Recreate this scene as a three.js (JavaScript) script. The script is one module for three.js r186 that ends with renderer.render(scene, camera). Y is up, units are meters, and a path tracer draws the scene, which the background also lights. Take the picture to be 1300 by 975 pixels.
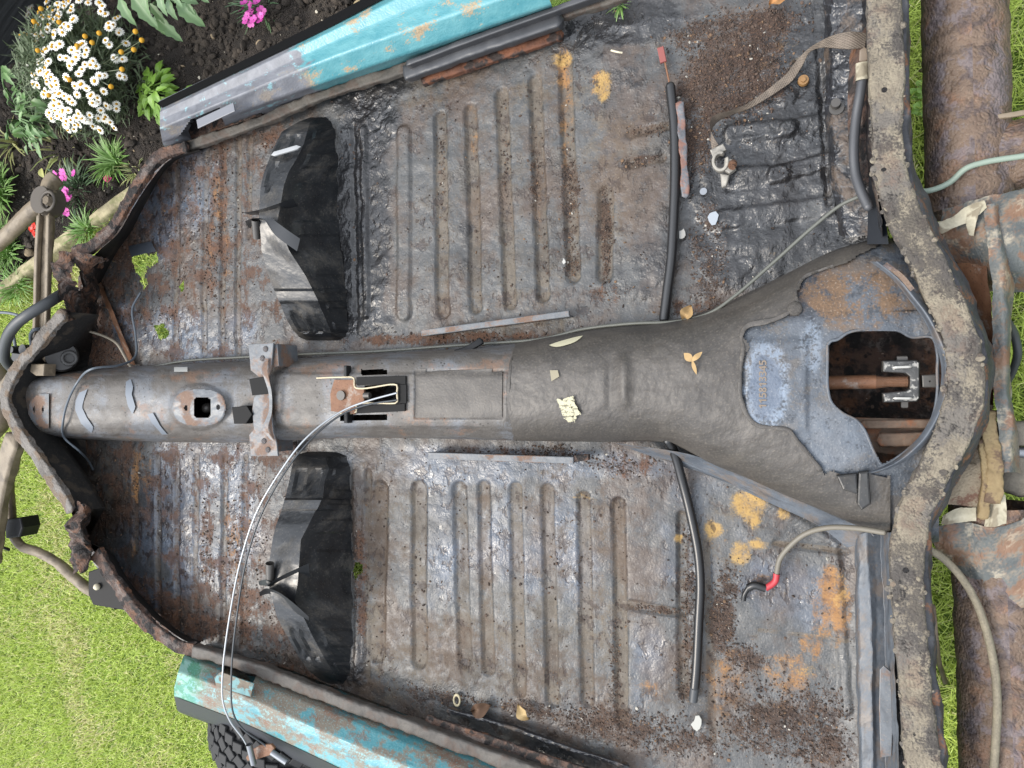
import * as THREE from 'three';
import { FontLoader } from 'three/addons/loaders/FontLoader.js';
import { TextGeometry } from 'three/addons/geometries/TextGeometry.js';
import { mergeGeometries, toCreasedNormals } from 'three/addons/utils/BufferGeometryUtils.js';

// ---------------------------------------------------------------- camera, sky, sun, exposure
const EYE = 1.63, TILT = 22 * Math.PI / 180, FOC = 976, PAN = 0.30;      // eye height, tilt off the vertical, focal length in photo pixels, floor pan height
const scene = new THREE.Scene();
const camera = new THREE.PerspectiveCamera(2 * Math.atan(487.5 / FOC) * 180 / Math.PI, 4 / 3, 0.05, 900);
camera.position.set(0, EYE, 0);
camera.up.set(0, 0, -1);
camera.lookAt(-Math.sin(TILT), EYE - Math.cos(TILT), 0);
scene.add(camera);

const SUNDIR = new THREE.Vector3(-0.62, 0.78, 0.30).normalize();
function makeSky() {                                                      // bright thin overcast, a little bluer overhead, brighter round the veiled sun
  const w = 512, h = 256, d = new Float32Array(w * h * 4), v = new THREE.Vector3();
  for (let j = 0; j < h; j++) for (let i = 0; i < w; i++) {
    const th = (j + 0.5) / h * Math.PI - Math.PI / 2, ph = ((i + 0.5) / w - 0.5) * 2 * Math.PI;
    v.set(Math.cos(th) * Math.cos(ph), Math.sin(th), Math.cos(th) * Math.sin(ph));
    const up = Math.max(0, v.y), s = Math.max(0, v.dot(SUNDIR)), glow = 1.1 * Math.pow(s, 6) + 0.45 * Math.pow(s, 2);
    const cl = 0.93 + 0.12 * Math.sin(v.x * 5.1 + 2 * Math.sin(v.z * 3.7)) * Math.sin(v.z * 6.3 + 1.4 * Math.sin(v.x * 4.3));
    const L = (0.44 + 0.40 * up + glow) * cl, k = (j * w + i) * 4, b = v.y < 0 ? 0.25 : 1;
    d[k] = L * 0.93 * b; d[k + 1] = L * 0.985 * b; d[k + 2] = L * 1.08 * b; d[k + 3] = 1;
  }
  const t = new THREE.DataTexture(d, w, h, THREE.RGBAFormat, THREE.FloatType);
  t.mapping = THREE.EquirectangularReflectionMapping; t.magFilter = THREE.LinearFilter; t.needsUpdate = true;
  return t;
}
scene.background = makeSky();
scene.environment = scene.background;
const sun = new THREE.DirectionalLight(0xfff3e2, 1.4);
sun.position.copy(SUNDIR).multiplyScalar(12);
sun.shadow.radius = 34;
sun.castShadow = true;
sun.shadow.mapSize.set(4096, 4096);
Object.assign(sun.shadow.camera, { left: -4, right: 4, top: 4, bottom: -4, near: 0.5, far: 30 });
scene.add(sun);
scene.add(sun.target);

const renderer = new THREE.WebGLRenderer({ antialias: true });
renderer.setSize(1024, 768);
renderer.shadowMap.enabled = true;
renderer.toneMapping = THREE.LinearToneMapping;
renderer.toneMappingExposure = 2.5;

// ---------------------------------------------------------------- helpers: measuring, naming, noise
// where the line of sight through a point of the photograph meets the level y
function level(px, py, y) {
  const u = (px - 650) / FOC, v = (py - 487.5) / FOC, c = Math.cos(TILT), s = Math.sin(TILT), t = (EYE - y) / (c + u * s);
  return new THREE.Vector3(t * (-s + u * c), y, t * v);
}
const P = (px, py, h = 0) => level(px, py, PAN + h);                       // h metres above the floor pan
const G = (px, py, h = 0) => level(px, py, h);                             // h metres above the lawn
const scaleAt = (px, y) => FOC * (Math.cos(TILT) + (px - 650) / FOC * Math.sin(TILT)) / (EYE - y);   // photo pixels per metre at that level

function rng(seed) { let a = seed >>> 0; return () => { a = (a + 0x6d2b79f5) | 0; let t = Math.imul(a ^ (a >>> 15), 1 | a); t = (t + Math.imul(t ^ (t >>> 7), 61 | t)) ^ t; return ((t ^ (t >>> 14)) >>> 0) / 4294967296; }; }
const clamp = (x, a = 0, b = 1) => Math.min(b, Math.max(a, x)), lerp = (a, b, t) => a + (b - a) * t;
const sst = (a, b, x) => { const t = clamp((x - a) / (b - a)); return t * t * (3 - 2 * t); };
const lin = (hex) => { const c = new THREE.Color(hex); return [c.r, c.g, c.b]; };
const mix3 = (a, b, t) => t <= 0 ? a : t >= 1 ? b : [a[0] + (b[0] - a[0]) * t, a[1] + (b[1] - a[1]) * t, a[2] + (b[2] - a[2]) * t];

// tileable noise tables, 512 x 512, values 0..1
const TS = 512;
function fbmTable(seed, cells, octaves, gain = 0.5, ridged = false) {
  const out = new Float32Array(TS * TS); let amp = 1;
  for (let o = 0, n = cells; o < octaves && n <= TS / 2; o++, n *= 2, amp *= gain) {
    const r = rng(seed * 131 + o * 17 + 5), gx = new Float32Array(n * n), gy = new Float32Array(n * n);
    for (let i = 0; i < n * n; i++) { const a = r() * 6.28318; gx[i] = Math.cos(a); gy[i] = Math.sin(a); }
    for (let y = 0; y < TS; y++) {
      const fy = y / TS * n, y0 = Math.floor(fy), dy = fy - y0, sy = dy * dy * dy * (dy * (dy * 6 - 15) + 10), y1 = (y0 + 1) % n;
      for (let x = 0; x < TS; x++) {
        const fx = x / TS * n, x0 = Math.floor(fx), dx = fx - x0, sx = dx * dx * dx * (dx * (dx * 6 - 15) + 10), x1 = (x0 + 1) % n;
        const a = y0 * n + x0, b = y0 * n + x1, c = y1 * n + x0, d = y1 * n + x1;
        const p = gx[a] * dx + gy[a] * dy, q = gx[b] * (dx - 1) + gy[b] * dy, s = gx[c] * dx + gy[c] * (dy - 1), t = gx[d] * (dx - 1) + gy[d] * (dy - 1);
        let v = (p + (q - p) * sx) * (1 - sy) + (s + (t - s) * sx) * sy;
        if (ridged) v = 0.35 - Math.abs(v);
        out[y * TS + x] += v * amp;
      }
    }
  }
  let m = 0, s2 = 0; for (const v of out) m += v; m /= out.length; for (const v of out) s2 += (v - m) * (v - m);
  const k = 0.2 / Math.sqrt(s2 / out.length);
  for (let i = 0; i < out.length; i++) out[i] = clamp(0.5 + (out[i] - m) * k);
  return out;
}
function cellTable(seed, n) {                                              // distance to the nearest of n x n scattered points
  const out = new Float32Array(TS * TS), r = rng(seed), qx = [], qy = [];
  for (let i = 0; i < n * n; i++) { qx.push(r()); qy.push(r()); }
  for (let y = 0; y < TS; y++) for (let x = 0; x < TS; x++) {
    const fx = x / TS * n, fy = y / TS * n, cx = Math.floor(fx), cy = Math.floor(fy); let best = 9;
    for (let j = -1; j <= 1; j++) for (let i = -1; i <= 1; i++) {
      const k = ((cy + j + n) % n) * n + (cx + i + n) % n, dx = cx + i + qx[k] - fx, dy = cy + j + qy[k] - fy, d = dx * dx + dy * dy;
      if (d < best) best = d;
    }
    out[y * TS + x] = Math.sqrt(best);
  }
  return out;
}
const NA = fbmTable(1, 4, 7, 0.55), NB = fbmTable(2, 4, 7, 0.62), NR = fbmTable(3, 6, 6, 0.55, true), NC = cellTable(4, 32), NF = fbmTable(5, 64, 3, 0.8), ND = cellTable(9, 12);
function smp(tab, x, y) {                                                  // bilinear, one tile per unit
  x = (x - Math.floor(x)) * TS; y = (y - Math.floor(y)) * TS;
  const x0 = x | 0, y0 = y | 0, dx = x - x0, dy = y - y0, xa = x0 & 511, xb = (x0 + 1) & 511, ya = (y0 & 511) * TS, yb = ((y0 + 1) & 511) * TS;
  const p = tab[ya + xa], q = tab[yb + xa];
  return (p + (tab[ya + xb] - p) * dx) * (1 - dy) + (q + (tab[yb + xb] - q) * dx) * dy;
}

// one colour texture and one property texture (r relief, g roughness, b metalness) from fn(x, y) in metres -> [r, g, b, rough, relief, metal]
function bake(w, h, mx, my, fn, ox = 0, oy = 0) {
  const col = new Uint8Array(w * h * 4), prop = new Uint8Array(w * h * 4), enc = new Uint8Array(4097);
  for (let i = 0; i <= 4096; i++) { const l = i / 4096; enc[i] = Math.round(255 * (l <= 0.0031308 ? 12.92 * l : 1.055 * Math.pow(l, 1 / 2.4) - 0.055)); }
  for (let j = 0, k = 0; j < h; j++) for (let i = 0; i < w; i++, k += 4) {
    const c = fn(ox + (i + 0.5) / w * mx, oy + (j + 0.5) / h * my);
    for (let n = 0; n < 3; n++) col[k + n] = enc[Math.round(clamp(c[n]) * 4096)];
    prop[k] = clamp(c[4]) * 255; prop[k + 1] = clamp(c[3], 0.04) * 255; prop[k + 2] = clamp(c[5] || 0) * 255; col[k + 3] = prop[k + 3] = 255;
  }
  const mk = (d, cs) => { const t = new THREE.DataTexture(d, w, h); t.wrapS = t.wrapT = THREE.RepeatWrapping; t.magFilter = THREE.LinearFilter; t.minFilter = THREE.LinearMipmapLinearFilter; t.generateMipmaps = true; if (cs) t.colorSpace = THREE.SRGBColorSpace; t.needsUpdate = true; return t; };
  return { c: mk(col, true), p: mk(prop, false), mx, my, ox, oy };
}
function skin(b, bump, extra = {}) {                                       // uv in metres
  const set = (t) => { t.repeat.set(1 / b.mx, 1 / b.my); t.offset.set(-b.ox / b.mx, -b.oy / b.my); return t; };
  set(b.c); set(b.p);
  const tone = extra.tone === undefined ? 0.6 : extra.tone;
  return new THREE.MeshPhysicalMaterial({ color: new THREE.Color(tone, tone, tone), map: b.c, roughnessMap: b.p, bumpMap: b.p, bumpScale: bump, roughness: 1, metalness: extra.metal ? 1 : 0, metalnessMap: extra.metal ? b.p : null, side: THREE.DoubleSide, vertexColors: !!extra.vc, clearcoat: extra.coat || 0, clearcoatRoughness: 0.25 });
}
const plain = (hex, rough = 0.6, extra = {}) => new THREE.MeshPhysicalMaterial({ color: new THREE.Color(hex).multiplyScalar(0.66), roughness: rough, side: THREE.DoubleSide, ...extra });

const used = {};
function numbered(n) { if (used[n] === undefined) { used[n] = 0; return n; } used[n]++; return n + '_' + String(used[n]).padStart(3, '0'); }
function tag(o, label, category, group) { o.userData.label = label; if (category) o.userData.category = category; if (group) o.userData.group = group; return o; }
function mesh(name, geo, mat, parent = scene, label) {
  const g = Array.isArray(geo) ? mergeGeometries(geo.map(norm)) : geo;
  const m = new THREE.Mesh(g, mat); m.name = parent === scene ? numbered(name) : name; m.castShadow = m.receiveShadow = true; parent.add(m);
  if (label) m.userData.label = label;
  return m;
}
function each(name, geos, mat, parent, label) { for (const g of geos) mesh(name, g, mat, parent, label); }
function norm(g) { const q = g.index ? g.toNonIndexed() : g; for (const k of Object.keys(q.attributes)) if (!['position', 'normal', 'uv', 'color'].includes(k)) q.deleteAttribute(k); return q; }
function thing(name, label, category, pos = new THREE.Vector3(), group) { const o = new THREE.Group(); o.name = numbered(name); o.position.copy(pos); scene.add(o); return tag(o, label, category, group); }
function struct(name, geo, mat) { const m = mesh(name, geo, mat); m.userData.kind = 'structure'; return m; }

// ---------------------------------------------------------------- helpers: shapes
// surface from f(i/nu, j/nv) -> Vector3, or null for a hole; uv in metres along both ways
function surface(nu, nv, f, opt = {}) {
  const pos = [], uv = [], idx = [], pts = [], W = nv + 1;
  for (let i = 0; i <= nu; i++) for (let j = 0; j <= nv; j++) { const p = f(i / nu, j / nv); pts.push(p); pos.push(p.x, p.y, p.z); }
  const su = new Float32Array(pts.length), sv = new Float32Array(pts.length);
  if (opt.flat) for (let k = 0; k < pts.length; k++) { su[k] = pts[k].x; sv[k] = pts[k].z; }
  else {
    for (let i = 1; i <= nu; i++) { const d = pts[i * W + (nv >> 1)].distanceTo(pts[(i - 1) * W + (nv >> 1)]); for (let j = 0; j <= nv; j++) su[i * W + j] = su[(i - 1) * W + j] + d; }
    for (let i = 0; i <= nu; i++) for (let j = 1; j <= nv; j++) sv[i * W + j] = sv[i * W + j - 1] + pts[i * W + j].distanceTo(pts[i * W + j - 1]);
  }
  for (let k = 0; k < pts.length; k++) uv.push(su[k] + (opt.uo || 0), sv[k] + (opt.vo || 0));
  for (let i = 0; i < nu; i++) for (let j = 0; j < nv; j++) {
    if (opt.hole && opt.hole((i + 0.5) / nu, (j + 0.5) / nv)) continue;
    const a = i * W + j, b = a + W;
    if (opt.flip) idx.push(a, b, a + 1, b, b + 1, a + 1); else idx.push(a, a + 1, b, b, a + 1, b + 1);
  }
  const g = new THREE.BufferGeometry();
  g.setAttribute('position', new THREE.Float32BufferAttribute(pos, 3)); g.setAttribute('uv', new THREE.Float32BufferAttribute(uv, 2)); g.setIndex(idx); g.computeVertexNormals();
  return g;
}
const poly = (pts) => { const c = new THREE.CurvePath(); for (let i = 1; i < pts.length; i++) c.add(new THREE.LineCurve3(pts[i - 1], pts[i])); return c; };
const spline = (pts) => pts.length < 3 ? poly(pts) : new THREE.CatmullRomCurve3(pts, false, 'centripetal');
// surface through several rails (lists of points)
function loft(rails, nu, per, opt = {}) {
  const cs = rails.map((r) => { const c = opt.sharp ? poly(r) : spline(r), a = []; for (let i = 0; i <= nu; i++) a.push(c.getPointAt(i / nu)); return a; });
  const n = rails.length - 1, rows = [];
  for (let i = 0; i <= nu; i++) rows.push(opt.round ? new THREE.CatmullRomCurve3(cs.map((c) => c[i]), false, 'centripetal') : null);
  return surface(nu, n * per, (u, v) => {
    const i = Math.round(u * nu); let p;
    if (opt.round) p = rows[i].getPoint(v); else { const k = Math.min(n - 1, Math.floor(v * n + 1e-9)); p = cs[k][i].clone().lerp(cs[k + 1][i], v * n - k); }
    if (opt.rough) { const q = (smp(NA, p.x * 2.3, p.z * 2.3) - 0.5) + 0.8 * (smp(NB, p.x * 6 + p.y * 3, p.z * 6) - 0.5); p.y += q * opt.rough; p.z += (smp(NB, p.x * 5 + 0.3, p.z * 5 + p.y * 4) - 0.5) * opt.rough; p.x += (smp(NB, p.x * 5 + 0.7, p.z * 5 + p.y * 4) - 0.5) * opt.rough; }
    return p;
  }, opt);
}
// round-edged bar swept along a path; w wide and t thick (numbers or functions of u); rough lifts the skin unevenly
function bar(pts, w, t, nu = 40, rough = 0, opt = {}) {
  const c = opt.sharp ? poly(pts) : spline(pts), N = opt.n || 16, W = typeof w === 'function' ? w : () => w, T = typeof t === 'function' ? t : () => t, pw = opt.pw || 0.45;
  const g = surface(nu, N, (u, v) => {
    const p = c.getPointAt(u), d = c.getTangentAt(clamp(u, 0.001, 0.999)); const side = new THREE.Vector3(d.z, 0, -d.x).normalize(), up = new THREE.Vector3().crossVectors(side, d).normalize(); if (up.y < 0) up.negate();
    const a = v * Math.PI * 2 + Math.PI / N, ca = Math.cos(a), sa = Math.sin(a), end = opt.open ? 1 : Math.min(1, Math.min(u, 1 - u) * nu);
    let x = Math.sign(ca) * Math.pow(Math.abs(ca), pw) * W(u) / 2, y = Math.sign(sa) * Math.pow(Math.abs(sa), pw) * T(u) / 2;
    const q = p.clone().addScaledVector(side, x * end).addScaledVector(up, y * end);
    if (rough) { const k = (smp(NA, q.x * 3.1 + q.y, q.z * 3.1) - 0.5) * 1.1 + (smp(NB, q.x * 8 + 0.37, q.z * 8 + q.y * 5) - 0.5) * 1.1; q.addScaledVector(side, Math.sign(x) * k * rough * end).addScaledVector(up, Math.sign(y) * k * rough * end); }
    return q;
  }, { ...opt, flip: true });
  return g;
}
const pipe = (pts, r, seg = 48, rad = 8) => new THREE.TubeGeometry(spline(pts), seg, r, rad, false);
function tubeUV(g, len, r) { const uv = g.attributes.uv; for (let i = 0; i < uv.count; i++) uv.setXY(i, uv.getX(i) * len, uv.getY(i) * r * 6.28); return g; }
function pipem(pts, r, seg = 48, rad = 8) { const c = spline(pts); return tubeUV(new THREE.TubeGeometry(c, seg, r, rad, false), c.getLength(), r); }
function cap(p, r) { return new THREE.SphereGeometry(r, 8, 6).translate(p.x, p.y, p.z); }
// prism whose top outline is given in the photo at height h over the pan
function prism(out, h, thick, bevel = 0.0015, holes = [], base = PAN) {
  const at = (o) => o.map(([x, y]) => { const p = level(x, y, base + h); return new THREE.Vector2(p.x, -p.z); });
  const s = new THREE.Shape(at(out)); for (const q of holes) s.holes.push(new THREE.Path(at(q)));
  const g = new THREE.ExtrudeGeometry(s, { depth: Math.max(0.0004, thick - bevel * 2), bevelEnabled: bevel > 0, bevelThickness: bevel, bevelSize: bevel, bevelOffset: -bevel, bevelSegments: 2, curveSegments: 6 });
  g.rotateX(-Math.PI / 2); g.translate(0, base + h - thick + bevel, 0);
  return g;
}
function inside(p, q) { let r = false; for (let i = 0, j = q.length - 1; i < q.length; j = i++) if ((q[i][1] > p[1]) !== (q[j][1] > p[1]) && p[0] < (q[j][0] - q[i][0]) * (p[1] - q[i][1]) / (q[j][1] - q[i][1]) + q[i][0]) r = !r; return r; }
function roundBox(a, b, c, r = 0.002) { const s = new THREE.Shape(); const x = a / 2 - r, y = b / 2 - r; s.moveTo(-x, -y); s.lineTo(x, -y); s.lineTo(x, y); s.lineTo(-x, y); s.closePath(); const g = new THREE.ExtrudeGeometry(s, { depth: c - 2 * r, bevelEnabled: true, bevelSize: r, bevelThickness: r, bevelSegments: 2 }); g.translate(0, 0, -c / 2 + r); return g; }

// ---------------------------------------------------------------- materials
const gn = (x, y) => 0.45 * smp(NB, x * 11 + 0.13, y * 11 + 0.7) + 0.55 * smp(NF, x * 4, y * 4);   // fine grain that breaks the edges of every patch
const felt = skin(bake(1024, 1024, 1, 1, (x, y) => {                        // brown grey felted sound deadening, scuffed
  const a = smp(NA, x * 2, y * 2), b = smp(NB, x * 5, y * 5), f = smp(NF, x * 4, y * 4), s = smp(NB, x * 1 + 0.2, y * 9), g = gn(x, y);
  let c = mix3(lin('#47433f'), lin('#625c55'), sst(0.2, 0.85, a * 0.4 + b * 0.3 + g * 0.3)); c = mix3(c, lin('#3f3831'), sst(0.6, 0.85, s * 0.7 + g * 0.3) * 0.4); c = mix3(c, lin('#978c7c'), sst(0.72, 0.9, f) * 0.3);
  return [...c, 0.6 - 0.15 * a + 0.1 * f, f * 0.4 + b * 0.6];
}), 0.0008, { tone: 0.52 });
const steel = skin(bake(1024, 1024, 1, 1, (x, y) => {                       // old grey paint: brownish film, bluish where rubbed bare, rusty specks
  const a = smp(NA, x * 2 + 0.3, y * 2), b = smp(NB, x * 6, y * 6), f = smp(NF, x * 5, y * 5), d = smp(NC, x * 2, y * 2), g = gn(x, y), st = smp(NB, x * 2, y * 12);
  let c = mix3(lin('#55504b'), lin('#716c66'), b * 0.5 + g * 0.5); c = mix3(c, lin('#787d84'), sst(0.42, 0.75, a * 0.6 + g * 0.4) * 0.7); c = mix3(c, lin('#85634a'), sst(0.62, 0.8, smp(NB, x * 3, y * 3 + 0.4) * 0.6 + g * 0.4) * 0.6);
  c = mix3(c, lin('#2c2724'), sst(0.14, 0.06, d) * sst(0.55, 0.65, b)); c = mix3(c, lin('#443e38'), sst(0.6, 0.8, st) * 0.35);
  return [...c, 0.44 + 0.26 * b - 0.08 * sst(0.5, 0.7, a), f * 0.4 + b * 0.6];
}), 0.001);
const bareSteel = skin(bake(768, 768, 1, 1, (x, y) => {                     // blue grey oxidised plate, whitish bloom and dark scabs
  const a = smp(NA, x * 2 + 0.1, y * 2), b = smp(NB, x * 5, y * 5 + 0.5), f = smp(NF, x * 4, y * 4), w = smp(NA, x * 4 + 0.6, y * 4), g = gn(x, y);
  let c = mix3(lin('#40464e'), lin('#6a737e'), sst(0.25, 0.8, a * 0.6 + g * 0.4)); c = mix3(c, lin('#9fabb8'), sst(0.52, 0.88, w * 0.6 + g * 0.4) * 0.6); c = mix3(c, lin('#857260'), sst(0.56, 0.74, b * 0.6 + g * 0.4) * 0.6); c = mix3(c, lin('#24262b'), sst(0.4, 0.28, b * 0.5 + g * 0.5) * 0.55);
  return [...c, 0.36 + 0.28 * b, b * 0.6 + f * 0.3];
}), 0.0014);
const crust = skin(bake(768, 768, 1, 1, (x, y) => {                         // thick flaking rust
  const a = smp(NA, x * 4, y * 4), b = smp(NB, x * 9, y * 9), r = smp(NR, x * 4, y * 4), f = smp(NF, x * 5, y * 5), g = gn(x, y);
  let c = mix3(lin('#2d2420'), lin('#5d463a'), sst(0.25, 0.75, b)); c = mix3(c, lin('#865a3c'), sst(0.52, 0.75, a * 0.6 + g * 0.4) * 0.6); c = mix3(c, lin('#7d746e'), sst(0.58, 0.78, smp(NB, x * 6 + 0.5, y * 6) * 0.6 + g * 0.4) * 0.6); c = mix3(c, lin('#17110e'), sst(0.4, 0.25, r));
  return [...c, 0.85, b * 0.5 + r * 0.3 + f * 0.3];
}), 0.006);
const tubeRust = skin(bake(768, 768, 1, 1, (x, y) => {                      // brown surface rust with violet grey scabs of old paint
  const a = smp(NA, x * 3, y * 3), b = smp(NB, x * 7, y * 7), f = smp(NF, x * 4, y * 4), d = smp(NB, x * 5 + 0.5, y * 5 + 0.2), g = gn(x, y);
  let c = mix3(lin('#5e4a3c'), lin('#85705e'), b * 0.6 + g * 0.4); c = mix3(c, lin('#946748'), sst(0.54, 0.78, a * 0.55 + g * 0.45) * 0.5); c = mix3(c, lin('#767078'), sst(0.52, 0.68, d * 0.65 + g * 0.35) * 0.55); c = mix3(c, lin('#453d42'), sst(0.6, 0.75, smp(NB, x * 8, y * 8 + 0.4)) * 0.5); c = mix3(c, lin('#a79a88'), sst(0.72, 0.95, f) * 0.35);
  c = mix3(c, lin('#33261f'), sst(0.58, 0.72, smp(NR, x * 3, y * 3) * 0.6 + g * 0.4) * 0.5); return [...c, 0.72, b * 0.5 + f * 0.4 + sst(0.5, 0.68, d) * 0.15];
}), 0.006);
const forkRust = skin(bake(768, 768, 1, 1, (x, y) => {                      // greenish grey paint over orange rust
  const a = smp(NA, x * 3 + 0.7, y * 3), b = smp(NB, x * 6, y * 6 + 0.3), f = smp(NF, x * 4, y * 4), d = smp(NA, x * 5, y * 5 + 0.2), g = gn(x, y);
  let c = mix3(lin('#454a4b'), lin('#6c706d'), b * 0.6 + g * 0.4); c = mix3(c, lin('#958672'), sst(0.45, 0.72, a * 0.6 + g * 0.4) * 0.8); c = mix3(c, lin('#80573a'), sst(0.48, 0.68, d * 0.6 + g * 0.4) * 0.75); c = mix3(c, lin('#b9af99'), sst(0.64, 0.8, smp(NA, x * 4, y * 4 + 0.9) * 0.65 + g * 0.35) * 0.6);
  return [...c, 0.66, b * 0.6 + f * 0.3];
}), 0.003);
const sealant = skin(bake(1024, 1024, 1, 1, (x, y) => {                     // beige grey putty, cracked and sooty
  const a = smp(NA, x * 3, y * 3), b = smp(NB, x * 8, y * 8), wx = x + 0.02 * (b - 0.5), wy = y + 0.02 * (a - 0.5), d = smp(NR, wx * 4, wy * 4), f = smp(NF, x * 5, y * 5), g = gn(x, y);
  let c = mix3(lin('#7c7263'), lin('#a59a84'), sst(0.25, 0.8, b * 0.4 + f * 0.3 + g * 0.3)); c = mix3(c, lin('#66625f'), sst(0.42, 0.66, a * 0.6 + g * 0.4) * 0.75); c = mix3(c, lin('#7d6656'), sst(0.6, 0.75, smp(NB, x * 4, y * 4) * 0.6 + g * 0.4) * 0.5);
  c = mix3(c, lin('#45403c'), sst(0.5, 0.62, smp(NA, x * 2 + 0.3, y * 2 + 0.4) * 0.55 + g * 0.45) * 0.75); const cr = sst(0.7, 0.86, d * 0.8 + g * 0.2) * sst(0.5, 0.62, a); c = mix3(c, lin('#2f2a27'), cr * 0.75); c = mix3(c, lin('#3b3632'), sst(0.62, 0.8, b * 0.5 + g * 0.5) * 0.6);
  return [...c, 0.88, b * 0.4 + f * 0.35 - cr * 0.5 + 0.25];
}), 0.005, { tone: 0.52 });
const tarSteel = skin(bake(768, 768, 1, 1, (x, y) => {                      // black bitumen, wrinkled and shiny
  const b = smp(NB, x * 6, y * 6), r = smp(NR, x * 7, y * 7), a = smp(NA, x * 3, y * 3), f = smp(NF, x * 5, y * 5), g = gn(x, y);
  let c = mix3(lin('#1b1b1d'), lin('#333438'), b); c = mix3(c, lin('#6a5a4c'), sst(0.5, 0.72, a * 0.6 + g * 0.4) * 0.7); c = mix3(c, lin('#8a8f98'), sst(0.75, 0.88, r) * 0.3);
  return [...c, 0.3 + 0.35 * sst(0.5, 0.7, a), r * 0.5 + b * 0.4 + f * 0.1];
}), 0.005);
const blackPaint = skin(bake(768, 768, 1, 1, (x, y) => {                    // black stove paint, scuffed and dusty
  const a = smp(NA, x * 3, y * 3 + 0.6), b = smp(NB, x * 6, y * 6), f = smp(NF, x * 5, y * 5), s = smp(NB, x * 9, y * 1), g = gn(x, y);
  let c = mix3(lin('#121313'), lin('#202122'), b); c = mix3(c, lin('#57514a'), sst(0.5, 0.85, a * 0.5 + g * 0.5) * 0.3); c = mix3(c, lin('#8d8578'), sst(0.86, 0.95, f) * 0.4); c = mix3(c, lin('#32302c'), sst(0.6, 0.85, s) * 0.4);
  return [...c, 0.36 + 0.3 * sst(0.5, 0.85, a) + 0.1 * b, b];
}), 0.0006);
const supportPaint = skin(bake(768, 768, 1, 1, (x, y) => {                  // black stove paint, scuffed, dusty and scratched
  const a = smp(NA, x * 3, y * 3 + 0.6), b = smp(NB, x * 6, y * 6), f = smp(NF, x * 5, y * 5), s = smp(NB, x * 2, y * 14), g = gn(x, y);
  let c = mix3(lin('#1b1d1f'), lin('#2e3033'), b * 0.5 + g * 0.5); c = mix3(c, lin('#6f675b'), sst(0.48, 0.85, a * 0.5 + g * 0.5) * 0.4); c = mix3(c, lin('#958c7e'), sst(0.84, 0.95, f) * 0.5); 
  return [...c, 0.26 + 0.35 * sst(0.48, 0.85, a) + 0.16 * b, b];
}), 0.0008);
const slate = skin(bake(384, 384, 0.5, 0.5, (x, y) => {                     // dull blue grey paint film with brown dirt
  const a = smp(NA, x * 4 + 0.2, y * 4), b = smp(NB, x * 8, y * 8), g = gn(x, y), st = smp(NB, x * 2, y * 10);
  let c = mix3(lin('#4d5259'), lin('#6c737b'), b * 0.5 + g * 0.5); c = mix3(c, lin('#75675a'), sst(0.46, 0.72, a * 0.6 + g * 0.4) * 0.7); c = mix3(c, lin('#2b2b2d'), sst(0.62, 0.78, st * 0.7 + g * 0.3) * 0.5);
  return [...c, 0.42 + 0.25 * b, b];
}), 0.0012);
// the plate round the rear opening: navy at the top, rusty behind the rim, a bluish white bloom round the stamped number
const RSPOT = [[972, 490, 24, 50], [1085, 375, 75, 45], [1030, 375, 45, 40], [1050, 560, 50, 50], [1030, 440, 14, 40], [955, 490, 14, 60]].map(([x, y, a, b]) => { const p = P(x, y, 0.13), k = scaleAt(x, PAN + 0.13); return [p.x, p.z, a / k, b / k]; });
const rearMat = skin(bake(512, 684, 0.42, 0.56, (x, z) => {
  const g = gn(x, z), b = smp(NB, x * 5, z * 5), c2 = smp(NB, x * 13, z * 13), f = smp(NF, x * 5, z * 5), D = (k) => Math.hypot((x - RSPOT[k][0]) / RSPOT[k][2], (z - RSPOT[k][1]) / RSPOT[k][3]) + 0.35 * (c2 - 0.5);
  let c = mix3(lin('#50565e'), lin('#6b727b'), c2 * 0.5 + g * 0.5), ro = 0.4 + 0.2 * b; c = mix3(c, lin('#716659'), sst(0.44, 0.62, b * 0.5 + g * 0.5) * 0.55);
  const nv = 1 - sst(0.5, 1.15, D(2)); c = mix3(c, mix3(lin('#2a2f38'), lin('#454b55'), g), nv * 0.85);
  const ru = (1 - sst(0.6, 1.2, D(1))) * sst(0.34, 0.6, b * 0.5 + g * 0.5); c = mix3(c, mix3(lin('#6b553f'), lin('#96714c'), f), ru * 0.85); ro = lerp(ro, 0.75, ru);
  const sm = 1 - sst(0.6, 1.2, D(3)); c = mix3(c, mix3(lin('#646c76'), lin('#838c97'), g), sm * 0.7);
  const d0 = D(0), inn = 1 - sst(0.7, 0.95, d0), ring = sst(0.65, 0.95, d0) * (1 - sst(1.0, 1.35, d0)); c = mix3(c, mix3(lin('#5d6b7f'), lin('#7b8798'), g), inn * 0.9); c = mix3(c, lin('#9fb0c4'), ring * sst(0.35, 0.65, g) * 0.7);
  c = mix3(c, lin('#97a5b5'), (1 - sst(0.5, 1.2, D(4))) * sst(0.35, 0.6, g) * 0.7);
  c = mix3(c, lin('#c5c5c0'), sst(0.82, 0.93, f) * 0.5); c = mix3(c, lin('#26282c'), sst(0.36, 0.26, c2 * 0.5 + g * 0.5) * 0.5);
  return [...c, ro, c2 * 0.5 + f * 0.3];
}, -0.22, -0.26), 0.0014, { tone: 0.47 });
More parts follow.
